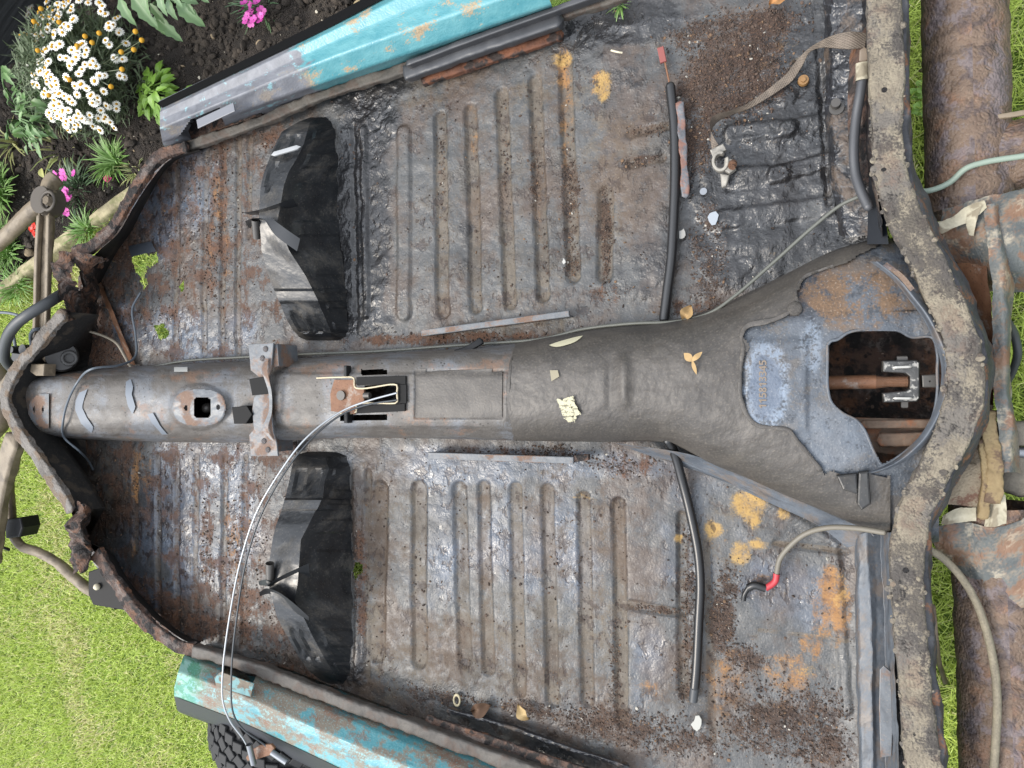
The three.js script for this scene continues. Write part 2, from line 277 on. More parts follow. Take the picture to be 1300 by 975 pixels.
const greyPaint = skin(bake(384, 384, 0.5, 0.5, (x, y) => {                 // rubbed grey primer on brackets
  const a = smp(NA, x * 4, y * 4 + 0.6), b = smp(NB, x * 8, y * 8), f = smp(NF, x * 6, y * 6), g = gn(x, y);
  let c = mix3(lin('#55585c'), lin('#777c81'), b * 0.5 + g * 0.5); c = mix3(c, lin('#7c5c45'), sst(0.44, 0.7, a * 0.6 + g * 0.4) * 0.85); c = mix3(c, lin('#a99c88'), sst(0.8, 0.9, f) * 0.4);
  return [...c, 0.45 + 0.3 * sst(0.58, 0.72, a), b];
}), 0.0008);
const rodRust = skin(bake(384, 384, 0.5, 0.5, (x, y) => {
  const b = smp(NB, x * 8, y * 8), a = smp(NA, x * 6, y * 6), f = smp(NF, x * 6, y * 6), g = gn(x, y);
  let c = mix3(lin('#6d452c'), lin('#94694a'), b * 0.5 + g * 0.5); c = mix3(c, lin('#a9a39a'), sst(0.6, 0.8, a * 0.6 + g * 0.4) * 0.6); c = mix3(c, lin('#3c261a'), sst(0.8, 0.9, f) * 0.7);
  return [...c, 0.7, b];
}), 0.001);
const black = plain('#0b0b0c', 0.6, { specularIntensity: 0.35 }), rubber = plain('#17181a', 0.5, { specularIntensity: 0.6 }), rubberGrey = plain('#3a3d40', 0.5), zinc = plain('#8f9296', 0.35, { metalness: 0.7 }), wireGrey = plain('#5b636b', 0.45), pipeGreen = plain('#63645c', 0.5), cableSteel = plain('#b9bcbf', 0.35, { metalness: 0.6 }), cableDark = plain('#4a4d50', 0.4, { metalness: 0.5 }),
  copper = plain('#7a6a58', 0.5), castIron = plain('#55524e', 0.45, { metalness: 0.3 }), cream = plain('#d9cfb4', 0.7), paper = plain('#d6cfae', 0.85), redPlastic = plain('#b8323a', 0.5);
const armMetal = skin(bake(384, 384, 0.5, 0.5, (x, y) => { const b = smp(NB, x * 5, y * 5), a = smp(NA, x * 5, y * 5); let c = mix3(lin('#6b5d4a'), lin('#9a8b74'), b * 0.5 + gn(x, y) * 0.5); c = mix3(c, lin('#4a3f33'), sst(0.5, 0.75, a * 0.6 + gn(x, y) * 0.4) * 0.6); return [...c, 0.6, b]; }), 0.001);

// the floor pan: marks copied from the photograph, each as [kind, x, y, half width, half height, strength] in photo pixels and laid out on the pan in metres
const FX0 = -1.86, FX1 = 0.24, FZ0 = -0.74, FZ1 = 0.76, MW = 300, MH = 215;
const KINDS = ['tar', 'blue', 'dust', 'rust', 'orange', 'yellow', 'crumb', 'light'];
const mask = Object.fromEntries(KINDS.map((k) => [k, new Float32Array(MW * MH)]));
function mark(kind, px, py, rx, ry, s = 1) {
  const c = P(px, py), k = scaleAt(px, PAN), kx = P(px + 5, py).x - P(px - 5, py).x, ax = rx * kx / 10, az = ry / k, m = mask[kind];
  const i0 = Math.max(0, Math.floor((c.x - 2 * ax - FX0) / (FX1 - FX0) * MW)), i1 = Math.min(MW - 1, Math.ceil((c.x + 2 * ax - FX0) / (FX1 - FX0) * MW)), j0 = Math.max(0, Math.floor((c.z - 2 * az - FZ0) / (FZ1 - FZ0) * MH)), j1 = Math.min(MH - 1, Math.ceil((c.z + 2 * az - FZ0) / (FZ1 - FZ0) * MH));
  for (let j = j0; j <= j1; j++) for (let i = i0; i <= i1; i++) {
    const dx = ((i + 0.5) / MW * (FX1 - FX0) + FX0 - c.x) / ax, dz = ((j + 0.5) / MH * (FZ1 - FZ0) + FZ0 - c.z) / az, d = Math.sqrt(dx * dx + dz * dz), v = s * (1 - sst(0.55, 1.45, d));
    if (v > m[j * MW + i]) m[j * MW + i] = v;
  }
}
function weigh(kind, x, z) {
  const m = mask[kind], u = clamp((x - FX0) / (FX1 - FX0) * MW - 0.5, 0, MW - 1.01), v = clamp((z - FZ0) / (FZ1 - FZ0) * MH - 0.5, 0, MH - 1.01), i = u | 0, j = v | 0, a = u - i, b = v - j, k = j * MW + i;
  return (m[k] * (1 - a) + m[k + 1] * a) * (1 - b) + (m[k + MW] * (1 - a) + m[k + MW + 1] * a) * b;
}
const MARKS = {
  tar: [[650, 250, 130, 140, 0.36], [830, 250, 40, 150, 0.4], [465, 290, 32, 140], [440, 300, 16, 150], [470, 160, 40, 40], [440, 410, 60, 25], [1000, 110, 100, 110, 0.9], [950, 300, 90, 70, 0.9], [990, 200, 90, 70, 1], [900, 230, 40, 100, 0.8], [790, 30, 90, 30, 0.9], [470, 120, 60, 18, 0.8], [830, 330, 40, 60, 0.55], [740, 60, 40, 40, 0.5], [790, 110, 40, 50, 0.5], [790, 345, 40, 40, 0.45], [1085, 150, 26, 220], [1070, 300, 40, 60], [280, 430, 30, 20, 0.45], [590, 300, 10, 50, 0.5], [200, 690, 40, 20, 0.3], [450, 840, 20, 40, 0.6], [700, 960, 60, 20, 0.7]],
  blue: [[215, 240, 60, 90, 0.8], [240, 430, 90, 40, 0.9], [160, 420, 20, 40, 0.8], [250, 650, 90, 110, 0.9], [190, 720, 70, 60, 0.8], [590, 590, 160, 30, 0.8], [560, 690, 80, 110, 0.6], [680, 700, 90, 80, 0.7], [830, 700, 35, 60, 0.7], [820, 840, 30, 70, 0.6], [1000, 760, 70, 60, 0.7], [900, 660, 60, 80, 0.5], [1060, 640, 50, 50, 0.6], [760, 590, 100, 20, 0.8]],
  dust: [[650, 250, 120, 130, 0.5], [790, 220, 60, 110, 0.8], [600, 830, 150, 50, 0.8], [720, 720, 70, 130, 0.55], [930, 690, 50, 60, 0.4], [480, 870, 30, 30, 0.7], [700, 120, 60, 40, 0.6], [550, 110, 60, 25, 0.7], [500, 650, 40, 120, 0.4], [780, 840, 25, 90, 0.7], [910, 880, 60, 50, 0.6], [180, 230, 50, 30, 0.5], [130, 620, 20, 50, 0.5], [640, 420, 100, 15, 0.7]],
  rust: [[250, 300, 60, 110, 0.5], [150, 380, 40, 60, 0.75], [300, 700, 45, 110, 0.5], [170, 620, 40, 60, 0.5], [195, 770, 70, 25, 0.8], [330, 800, 60, 50, 0.6], [278, 240, 11, 60, 0.95], [272, 330, 18, 60, 0.9], [150, 330, 30, 50, 0.8], [185, 300, 30, 30, 0.6], [240, 330, 10, 80, 0.6], [110, 400, 30, 70, 1], [128, 445, 30, 30, 0.9], [170, 400, 24, 24, 0.7], [205, 400, 40, 20, 0.55], [172, 590, 20, 40, 0.7], [262, 690, 9, 60, 1], [300, 715, 14, 80, 0.85], [330, 700, 9, 60, 0.7], [230, 790, 100, 18, 0.95], [150, 740, 40, 20, 0.9], [380, 850, 60, 14, 0.8], [560, 430, 130, 10, 0.9], [880, 390, 50, 12, 0.8], [640, 575, 120, 8, 0.8], [458, 740, 9, 90, 0.95], [770, 370, 40, 18, 0.7], [700, 320, 40, 40, 0.4], [805, 590, 60, 20, 0.7], [130, 660, 16, 60, 0.6], [225, 210, 30, 14, 0.6], [340, 180, 30, 10, 0.7], [520, 640, 8, 40, 0.3]],
  orange: [[280, 330, 22, 60, 0.55], [300, 690, 30, 60, 0.6], [180, 600, 22, 36, 0.6], [940, 880, 70, 60, 0.5], [172, 600, 6, 40, 1], [168, 695, 5, 20, 0.9], [298, 700, 8, 60, 0.85], [330, 690, 6, 40, 0.7], [276, 250, 6, 40, 0.8], [715, 85, 11, 30, 0.95], [760, 108, 14, 20, 0.8], [719, 165, 10, 80, 0.6], [600, 160, 7, 60, 0.5], [1055, 770, 34, 55, 1], [1030, 820, 20, 20, 0.9], [1000, 850, 40, 30, 0.7], [930, 850, 30, 40, 0.55], [820, 880, 20, 20, 0.6], [905, 700, 20, 30, 0.5], [970, 740, 16, 12, 0.7], [160, 640, 8, 60, 0.5], [120, 400, 10, 30, 0.6], [900, 60, 20, 20, 0.5], [680, 250, 7, 120, 0.45], [640, 200, 7, 60, 0.4], [860, 735, 6, 12, 0.8]],
  yellow: [[952, 638, 26, 18, 1], [955, 655, 12, 16, 0.9], [905, 673, 14, 12, 0.95], [940, 702, 15, 17, 0.95], [995, 650, 10, 12, 0.9], [963, 690, 14, 8, 0.8], [765, 110, 12, 20, 0.85], [715, 75, 12, 10, 0.85], [738, 631, 22, 4, 0.8], [862, 685, 7, 7, 1], [1000, 55, 20, 14, 0.4], [975, 90, 14, 12, 0.55], [1010, 80, 10, 10, 0.6], [1065, 750, 14, 24, 0.7], [1020, 850, 20, 10, 0.6], [875, 45, 10, 8, 0.5]],
  crumb: [[935, 90, 70, 70, 1], [880, 150, 30, 80, 1], [930, 40, 90, 30, 0.9], [768, 300, 9, 60, 1], [724, 240, 14, 40, 0.85], [725, 320, 9, 50, 0.7], [900, 320, 26, 70, 0.7], [820, 165, 30, 9, 0.9], [810, 205, 30, 8, 0.8], [560, 210, 6, 60, 0.6], [678, 220, 7, 60, 0.7], [640, 220, 6, 40, 0.6], [917, 790, 18, 50, 1], [945, 835, 30, 22, 0.9], [925, 740, 18, 30, 0.8], [873, 760, 9, 120, 0.8], [868, 860, 14, 40, 0.7], [800, 925, 130, 28, 0.8], [700, 905, 90, 14, 0.7], [1000, 930, 90, 40, 0.85], [1040, 895, 40, 30, 0.8], [960, 880, 80, 30, 0.6], [835, 775, 35, 6, 0.9], [780, 860, 8, 90, 0.7], [700, 575, 40, 12, 0.8], [560, 885, 80, 12, 0.6], [780, 590, 40, 14, 0.6]],
  light: [[1020, 215, 60, 10, 0.8], [990, 175, 60, 10, 0.8], [860, 20, 60, 8, 0.9], [905, 340, 40, 50, 0.35], [1075, 230, 14, 60, 0.5], [470, 190, 14, 40, 0.7], [500, 370, 26, 50, 0.5], [540, 130, 20, 14, 0.5], [470, 140, 30, 20, 0.6], [880, 400, 40, 14, 0.6]],
};
for (const k in MARKS) for (const m of MARKS[k]) mark(k, ...m);
// pressed grooves (depth above 0) and ridges (below 0): [x, y, x, y, width px, depth mm]
const GROOVES = [
  [482, 622, 478, 830, 24, 6], [532, 620, 532, 838, 22, 6], [583, 620, 590, 840, 19, 4.5], [614, 618, 620, 850, 17, 5], [655, 620, 660, 878, 17, 5], [695, 622, 702, 890, 17, 5.5], [741, 632, 746, 890, 17, 5.5], [785, 640, 790, 915, 17, 6], [800, 768, 866, 778, 12, 5], [866, 655, 868, 880, 13, 5],
  [513, 170, 513, 398, 20, -5], [559, 150, 562, 396, 18, 6], [597, 140, 604, 390, 17, 6], [637, 120, 648, 385, 17, 6], [679, 102, 690, 375, 17, 6.5], [717, 75, 728, 350, 18, 6.5], [769, 245, 767, 350, 20, 6], [800, 170, 846, 160, 12, 5], [800, 208, 840, 200, 12, 4], [462, 165, 466, 400, 9, -5], [448, 160, 452, 400, 7, 4],
  [225, 205, 222, 440, 9, 3.5], [262, 195, 258, 450, 9, 3.5], [284, 180, 281, 455, 9, 3.5], [303, 170, 301, 450, 9, 4], [318, 170, 316, 300, 8, 3], [172, 580, 172, 700, 9, 3], [200, 578, 202, 780, 9, 3.5], [224, 578, 224, 800, 9, 3.5], [249, 580, 248, 800, 9, 3.5], [285, 580, 282, 815, 9, 4], [312, 580, 308, 820, 9, 3.5],
  [930, 170, 1000, 164, 24, -5], [1000, 164, 1058, 150, 20, -5], [932, 226, 990, 222, 26, -5], [985, 222, 1055, 203, 22, -6], [910, 280, 1050, 262, 26, -4], [900, 130, 1000, 122, 24, -3], [1040, 60, 1052, 260, 8, 4], [468, 600, 465, 860, 10, 4], [452, 600, 454, 860, 8, -3], [900, 595, 1060, 690, 10, -4], [985, 690, 1075, 700, 8, 3], [1060, 700, 1075, 900, 12, -4], [896, 690, 905, 940, 10, 2], [965, 800, 1075, 812, 6, 1.5],
].map(([a, b, c, d, w, mm]) => { const p = P(a, b), q = P(c, d), k = scaleAt((a + c) / 2, PAN); return { ax: p.x, az: p.z, dx: q.x - p.x, dz: q.z - p.z, l2: (q.x - p.x) ** 2 + (q.z - p.z) ** 2, w: w / 2 / k, mm }; });
function groove(x, z) {                                                     // [height in m, how deep in a groove 0..1]
  let h = 0, g = 0;
  for (const q of GROOVES) {
    const t = clamp(((x - q.ax) * q.dx + (z - q.az) * q.dz) / q.l2), ex = x - q.ax - t * q.dx, ez = z - q.az - t * q.dz, d2 = ex * ex + ez * ez; if (d2 > q.w * q.w * 2.3) continue;
    const d = Math.sqrt(d2) / q.w, f = 1 - sst(0.74, 1.12, d); h -= q.mm * 0.00105 * f; if (q.mm > 0) g = Math.max(g, f);
  }
  return [h, g];
}
const pal = { grey: lin('#47494b'), greyB: lin('#666562'), blue: lin('#77818e'), blueB: lin('#566070'), dust: lin('#8b7b64'), dustB: lin('#6b5d4b'), tar: lin('#1b1b1d'), tarB: lin('#313235'), rust: lin('#7b5339'), rustB: lin('#4c3527'), orange: lin('#c08f55'), orangeB: lin('#99673a'), yellow: lin('#d3ae68'), yellowB: lin('#b88f50'), crumb: lin('#33241b'), crumbB: lin('#5e4433'), pale: lin('#959ba3'), pit: lin('#211d1c'), fleck: lin('#b0a493'), stain: lin('#5c4532') };
function floorSkin(x, z) {
  const a = smp(NA, x * 2.1, z * 2.1), b = smp(NB, x * 5.3, z * 5.3), c = smp(NB, x * 13 + 0.4, z * 13), f = smp(NF, x * 5, z * 5), f2 = smp(NF, x * 2.3 + 0.5, z * 2.3), st = smp(NB, x * 9, z * 1.7), wr = smp(NR, x * 9 + 0.1 * b, z * 9), cell = smp(NC, x * 2.7, z * 2.7), cd = smp(ND, x * 2.3 + 0.3, z * 2.3);
  const foot = sst(-0.95, -1.05, x), W = (k) => weigh(k, x, z), n1 = b * 0.4 + c * 0.3 + f * 0.3, n2 = st * 0.4 + c * 0.3 + f * 0.3, g = groove(x, z)[1], wt = W('tar'), wd = W('dust'), wc = W('crumb');
  let k = mix3(pal.grey, pal.greyB, n1), ro = 0.4 + 0.2 * c, h = 0.35 + 0.25 * c + 0.14 * f;
  const bl = sst(0.25, 0.7, W('blue') * 0.75 + (a - 0.5) * 0.6 + (n1 - 0.5) * 0.3); k = mix3(k, mix3(pal.blueB, pal.blue, n1), bl * 0.9); ro -= bl * 0.14;
  const du = sst(0.3, 0.8, wd * 0.5 + (n1 - 0.5) * 1.1 + 0.2 + g * 0.42); k = mix3(k, mix3(pal.dustB, pal.dust, f * 0.6 + c * 0.4), du * 0.6); ro += du * 0.2;
  k = mix3(k, pal.pit, sst(0.48, 0.75, smp(NA, x * 1.3 + 0.4, z * 1.3) * 0.5 + n1 * 0.5) * 0.45);
  k = mix3(k, pal.stain, sst(0.42, 0.72, smp(NA, x * 1.9 + 0.7, z * 1.5 + 0.2) * 0.55 + n2 * 0.45 + W('rust') * 0.1 + wd * 0.05) * 0.6 * (1 - bl * 0.5));
  const ta = sst(0.3, 0.62, wt * 0.85 + (n1 - 0.5) * 0.8); k = mix3(k, mix3(pal.tar, pal.tarB, c), ta * 0.92); ro = lerp(ro, 0.22 + 0.28 * b, ta); h += ta * ((wr - 0.4) * 0.16 + (b - 0.5) * 0.4 + (c - 0.5) * 0.12);
  const pl = sst(0.42, 0.62, W('light') * 0.6 + (wr - 0.5) * 0.8); ro = lerp(ro, 0.14, pl * 0.8); h += pl * 0.12;
  const ru = sst(0.40, 0.68, W('rust') * 0.62 + (n2 - 0.5) * 1.1 + g * 0.05); k = mix3(k, mix3(pal.rustB, pal.rust, c * 0.5 + f * 0.5), ru * 0.85); ro = lerp(ro, 0.86, ru); h += ru * (c - 0.35) * 0.3;
  const og = sst(0.38, 0.74, W('orange') * 0.66 + (n2 - 0.5) * 0.95); k = mix3(k, mix3(pal.orangeB, pal.orange, f * 0.6 + c * 0.4), og * 0.85); ro = lerp(ro, 0.85, og);
  const yl = sst(0.26, 0.78, W('yellow') * 0.72 + (n1 - 0.5) * 1.0); k = mix3(k, mix3(pal.yellowB, pal.yellow, c * 0.5 + f * 0.5), yl * 0.9); ro = lerp(ro, 0.85, yl);
  const cr = Math.max(sst(0.38, 0.66, wc * 0.66 + (n1 - 0.5) * 0.9), g * sst(0.48, 0.72, n1 * 0.7 + wc * 0.3 + wd * 0.08) * 0.5); k = mix3(k, mix3(pal.crumb, pal.crumbB, f2 * 0.5 + f * 0.5), cr * 0.8); k = mix3(k, pal.orangeB, cr * sst(0.74, 0.88, f) * 0.4); ro = lerp(ro, 0.9, cr); h += cr * (0.1 + (f - 0.4) * 0.5);
  const pit = sst(0.1, 0.04, cell) * sst(0.66, 0.78, smp(NB, x * 3 + 0.7, z * 3) + foot * 0.1); k = mix3(k, pal.pit, pit * 0.6 * (1 - ta)); h -= pit * 0.2;
  const chip = sst(0.6, 0.68, smp(NB, x * 17, z * 9 + 0.3) + foot * 0.035) * sst(0.46, 0.64, a * 0.5 + b * 0.5 + foot * 0.1); k = mix3(k, mix3(pal.pit, pal.rustB, f), chip * 0.72 * (1 - ta)); h -= chip * 0.2;
  const peel = sst(0.56, 0.66, smp(NB, x * 7 + 0.2, z * 4.3 + 0.15) * 0.6 + f * 0.25 + a * 0.15 + W('rust') * 0.07 - W('blue') * 0.03) * foot; k = mix3(k, mix3(pal.rustB, pal.rust, c * 0.6 + f * 0.4), peel * 0.65); ro = lerp(ro, 0.85, peel); h -= peel * 0.22;
  const spot = sst(0.2, 0.15, cd) * sst(0.5, 0.6, smp(NA, x * 3 + 0.2, z * 3 + 0.6)); k = mix3(k, mix3(k, pal.tarB, 0.4), spot); ro -= spot * 0.1;
  k = mix3(k, pal.fleck, sst(0.84, 0.95, f) * 0.55 * (1 - ta * 0.5)); k = mix3(k, pal.pit, sst(0.2, 0.08, f2) * 0.5);
  return [...k, ro, h];
}
const floorMat = skin(bake(1920, 1372, FX1 - FX0, FZ1 - FZ0, floorSkin, FX0, FZ0), 0.0034, { tone: 0.5 });
floorMat.map.wrapS = floorMat.map.wrapT = floorMat.roughnessMap.wrapS = floorMat.roughnessMap.wrapT = THREE.ClampToEdgeWrapping;

// ---------------------------------------------------------------- the setting: lawn, soil bed, edging, fence
// the garden's edge runs along a straight line; E = distance to the bed side of it
const EA = G(-60, 418), EB = G(182, 238), EDIR = EB.clone().sub(EA).normalize(), ENOR = new THREE.Vector3(EDIR.z, 0, -EDIR.x);
const bedSide = (x, z) => (x - EA.x) * ENOR.x + (z - EA.z) * ENOR.z;        // > 0 in the bed
const lawnMat = skin(bake(1024, 1024, 1.6, 1.6, (x, y) => {
  const a = smp(NA, x * 1.25, y * 1.25), b = smp(NB, x * 2.5, y * 2.5), f = smp(NF, x * 2.5, y * 2.5);
  let c = mix3([0.08, 0.13, 0.02], [0.18, 0.28, 0.04], b * 0.6 + f * 0.4); c = mix3(c, [0.22, 0.20, 0.09], sst(0.6, 0.8, a * 0.5 + f * 0.5) * 0.7);
  return [...c, 0.95, f * 0.5 + b * 0.5];
}), 0.02, { tone: 1 });
const soilMat = skin(bake(1024, 1024, 0.8, 0.8, (x, y) => {
  const a = smp(NA, x * 2.5, y * 2.5), b = smp(NB, x * 5, y * 5), f = smp(NF, x * 5, y * 5);
  let c = mix3([0.016, 0.012, 0.009], [0.06, 0.046, 0.035], b * 0.6 + f * 0.4); c = mix3(c, [0.1, 0.08, 0.06], sst(0.66, 0.8, a) * 0.5);
  return [...c, 0.95, b * 0.5 + f * 0.5];
}), 0.02, { tone: 0.8 });
struct('lawn', surface(2, 2, (u, v) => new THREE.Vector3(lerp(-300, 300, u), 0, lerp(-300, 300, v)), { flat: true, flip: false }), lawnMat);
const onBed = (s, d, y) => EA.clone().addScaledVector(EDIR, s).addScaledVector(ENOR, d).setY(y);
const soilY = (x, z) => 0.035 + 0.05 * (smp(NA, x * 0.7, z * 0.7) - 0.5) + 0.03 * (smp(NB, x * 2.2, z * 2.2) - 0.5);
struct('flower_bed_soil', surface(300, 150, (u, v) => { const p = onBed(lerp(-1.2, 2.6, u), lerp(0.0, 1.6, v), 0); p.y = soilY(p.x, p.z) * sst(-0.01, 0.06, bedSide(p.x, p.z)) + 0.006; return p; }, { flat: true }), soilMat);
{ // clods and bits of stone and bark in the soil
  const r = rng(77), n = 15000, g = new THREE.IcosahedronGeometry(1, 1), gp = g.attributes.position;
  for (let i = 0; i < gp.count; i++) { const k = 0.75 + 0.5 * smp(NB, gp.getX(i) * 0.3 + gp.getZ(i) * 0.17, gp.getY(i) * 0.3 + 0.5); gp.setXYZ(i, gp.getX(i) * k, gp.getY(i) * k * 0.7, gp.getZ(i) * k); }
  g.computeVertexNormals();
  const m = new THREE.InstancedMesh(g, new THREE.MeshStandardMaterial({ roughness: 0.95 }), n), o = new THREE.Object3D(), c = new THREE.Color();
  for (let i = 0; i < n; i++) {
    const p = onBed(lerp(-0.7, 2.2, r()), lerp(0.02, 1.1, r()), 0), s = 0.003 + 0.009 * Math.pow(r(), 3);
    o.position.set(p.x, soilY(p.x, p.z) + 0.006 + s * 0.2, p.z); o.rotation.set(r() * 6, r() * 6, r() * 6); o.scale.set(s * (0.7 + r() * 0.7), s, s * (0.7 + r() * 0.7)); o.updateMatrix(); m.setMatrixAt(i, o.matrix);
    const q = r(); if (q > 0.955) { c.setRGB(0.42, 0.38, 0.3); o.scale.multiplyScalar(0.5); o.updateMatrix(); m.setMatrixAt(i, o.matrix); } else if (q > 0.94) c.setRGB(0.25, 0.19, 0.12); else { const k = 0.5 + r() * 0.9; c.setRGB(0.035 * k, 0.027 * k, 0.02 * k); }
    m.setColorAt(i, c);
  }
  m.name = 'soil_clods'; m.userData.kind = 'stuff'; m.castShadow = m.receiveShadow = true; tag(m, 'dark crumbly clods and pale bits lying on the flower bed soil', 'soil'); scene.add(m);
}
// pale edging along the bed
const edgeMat = skin(bake(400, 400, 0.6, 0.6, (x, y) => { const b = smp(NB, x * 5, y * 5), a = smp(NA, x * 5, y * 5); const c = mix3(mix3(lin('#8f8669'), lin('#cfc39d'), b), lin('#6c7440'), sst(0.55, 0.7, a) * 0.5); return [...c, 0.9, b]; }), 0.003);
const edging = thing('edging_board', 'pale weathered edging between the lawn and the flower bed', 'edging');
for (let i = 0; i < 4; i++) mesh('board', bar([onBed(-1.1 + i * 0.9, -0.02, 0.02), onBed(-0.215 + i * 0.9, -0.02 + 0.004 * (i % 2), 0.022)], 0.034, 0.06, 24, 0.002, { sharp: true }), edgeMat, edging);
// black garden fence behind the bed
const fenceMat = skin(bake(384, 384, 1, 1, (x, y) => { const b = smp(NB, x * 1, y * 12), a = smp(NA, x * 3, y * 3); const c = mix3(lin('#17191b'), lin('#2f3133'), b * 0.6 + a * 0.4); return [...c, 0.7, b]; }), 0.0015);
{
  const f = thing('garden_fence', 'black painted board fence behind the white daisy bush', 'fence');
  const fb = (s, y) => { const a = G(-40, 178), b = G(92, 0); const d = b.clone().sub(a).normalize(); return a.addScaledVector(d, s).setY(y); };
  for (let k = 0; k < 6; k++) mesh('board', bar([fb(-2, 0.11 + k * 0.155), fb(3, 0.11 + k * 0.155)], 0.03, 0.148, 4, 0, { sharp: true, pw: 0.2 }), fenceMat, f);
  for (const s of [-1.6, 0.1, 1.8]) mesh('fence_post', bar([fb(s, 0.0), fb(s, 1.0)].map((p) => p.add(new THREE.Vector3(-0.05, 0, -0.03))), 0.07, 0.07, 3, 0, { sharp: true, pw: 0.2, open: true }), fenceMat, f);
  mesh('gravel_board', bar([fb(-2, 0.012), fb(3, 0.012)].map((p) => p.add(new THREE.Vector3(0.03, 0, 0.02))), 0.05, 0.05, 4, 0, { sharp: true, pw: 0.2 }), fenceMat, f);
}
// grass: blades of a mown lawn where the photograph shows it
{
  const r = rng(5), list = [], blade = new THREE.BufferGeometry();
  const bp = [-0.5, 0, 0, 0.5, 0, 0, -0.36, 0.45, 0.08, 0.36, 0.45, 0.08, -0.2, 0.8, 0.28, 0.2, 0.8, 0.28, 0, 1, 0.52];
  blade.setAttribute('position', new THREE.Float32BufferAttribute(bp, 3)); blade.setIndex([0, 1, 2, 1, 3, 2, 2, 3, 4, 3, 5, 4, 4, 5, 6]); blade.computeVertexNormals();
  const zone = (out, n, hgt, wid, kind) => {
    const q = out.map(([x, y]) => { const p = G(x, y); return [p.x, p.z]; }); let x0 = 1e9, x1 = -1e9, z0 = 1e9, z1 = -1e9; for (const [x, z] of q) { x0 = Math.min(x0, x); x1 = Math.max(x1, x); z0 = Math.min(z0, z); z1 = Math.max(z1, z); }
    const cnt = Math.round((x1 - x0) * (z1 - z0) * n);
    for (let i = 0; i < cnt; i++) { const x = lerp(x0, x1, r()), z = lerp(z0, z1, r()); if (!inside([x, z], q) || bedSide(x, z) > -0.03 && x < 0) continue; list.push([x, z, hgt * (0.55 + 0.8 * r()), wid * (0.7 + 0.6 * r()), kind]); }
  };
  zone([[-90, 400], [60, 330], [150, 250], [200, 240], [140, 480], [60, 560], [140, 700], [250, 830], [430, 960], [560, 1060], [-150, 1100]], 56000, 0.018, 0.0027, 0);
  zone([[60, 300], [330, 180], [560, 420], [480, 800], [250, 850], [100, 690]], 9000, 0.03, 0.0032, 1);
  zone([[1120, -60], [1420, -60], [1420, 1040], [1120, 1040]], 30000, 0.05, 0.0026, 2);
  const m = new THREE.InstancedMesh(blade, new THREE.MeshPhysicalMaterial({ roughness: 0.75, side: THREE.DoubleSide, transmission: 0.25, thickness: 0 }), list.length), o = new THREE.Object3D(), c = new THREE.Color();
  o.rotation.order = 'YXZ';
  list.forEach(([x, z, h, w, kind], i) => {
    o.position.set(x, 0, z); o.rotation.set((r() - 0.25) * 0.9, r() * 6.283, (r() - 0.5) * 0.7); o.scale.set(w, h, h); o.updateMatrix(); m.setMatrixAt(i, o.matrix);
    const patch = smp(NA, x * 0.9, z * 0.9) + 0.3 * (r() - 0.5), dry = r() < (0.10 + 0.5 * sst(0.55, 0.8, patch)) * (kind === 2 ? 0.25 : 1) ? 1 : 0, k = 0.8 + 0.4 * r();
    if (dry) c.setRGB(0.58 * k, 0.54 * k, 0.26 * k); else c.setRGB(0.40 * k, 0.50 * k, 0.085 * k);
    m.setColorAt(i, c);
  });
  m.name = 'grass'; m.userData.kind = 'stuff'; m.castShadow = m.receiveShadow = true; tag(m, 'short bright green and straw coloured lawn grass', 'grass'); scene.add(m);
}

// ---------------------------------------------------------------- the chassis
const creamOld = skin(bake(256, 256, 0.3, 0.3, (x, y) => { const b = smp(NB, x * 7, y * 7), g = gn(x, y); return [...mix3(mix3(lin('#8f8871'), lin('#cdc5ad'), b * 0.5 + g * 0.5), lin('#6a5c48'), sst(0.55, 0.7, smp(NA, x * 7, y * 7)) * 0.6), 0.85, b]; }), 0.002);
const car = thing('car_chassis', 'rusty bare car chassis with centre tunnel and two floor pans, lying beside the flower bed', 'car chassis');
const pl = (list, h) => list.map((q) => P(q[0], q[1], q[2] === undefined ? h : q[2]));

// floor pan, one pressing per side, pressed grooves and rusted-through holes included
const panOut = [[100, 470], [96, 400], [100, 350], [140, 300], [190, 218], [225, 190], [335, 148], [420, 116], [520, 80], [700, 20], [800, -10], [950, -40], [1130, -50], [1118, 300], [1140, 487], [1130, 690], [1180, 1010], [720, 1010], [600, 965], [440, 900], [330, 862], [240, 830], [180, 790], [130, 735], [106, 690], [104, 560]].map(([x, y]) => { const p = P(x, y); return [p.x, p.z]; });
const HOLES = [[[168, 327], [176, 318], [186, 322], [198, 321], [200, 333], [193, 339], [186, 338], [184, 350], [187, 362], [182, 367], [178, 352], [172, 345]], [[197, 417], [204, 410], [209, 413], [216, 420], [212, 429], [203, 430], [199, 424]], [[226, 362], [232, 358], [235, 367], [229, 371]], [[450, 722], [455, 710], [460, 716], [459, 730], [453, 735]]].map((q) => q.map(([x, y]) => { const p = P(x, y); return [p.x, p.z]; }));
const underTun = [[990, 400], [1060, 372], [1230, 372], [1230, 600], [1060, 600], [990, 570]].map(([x, y]) => { const p = P(x, y); return [p.x, p.z]; });
const SPLIT = P(600, 500).z;
function floorY(x, z) {
  const w = weigh('tar', x, z), cr = weigh('crumb', x, z), ru = weigh('rust', x, z);
  let h = groove(x, z)[0] * (0.8 + 0.4 * smp(NB, x * 4, z * 4)) + (smp(NA, x * 1.7, z * 1.7) - 0.5) * 0.006 + (smp(NB, x * 5, z * 5) - 0.5) * (0.0015 + 0.006 * w + 0.002 * cr) + ru * (smp(NB, x * 12, z * 12) - 0.5) * 0.003;
  h += 0.045 * sst(0.0, 0.17, x);                                            // rises to the rear cross member
  return h;
}
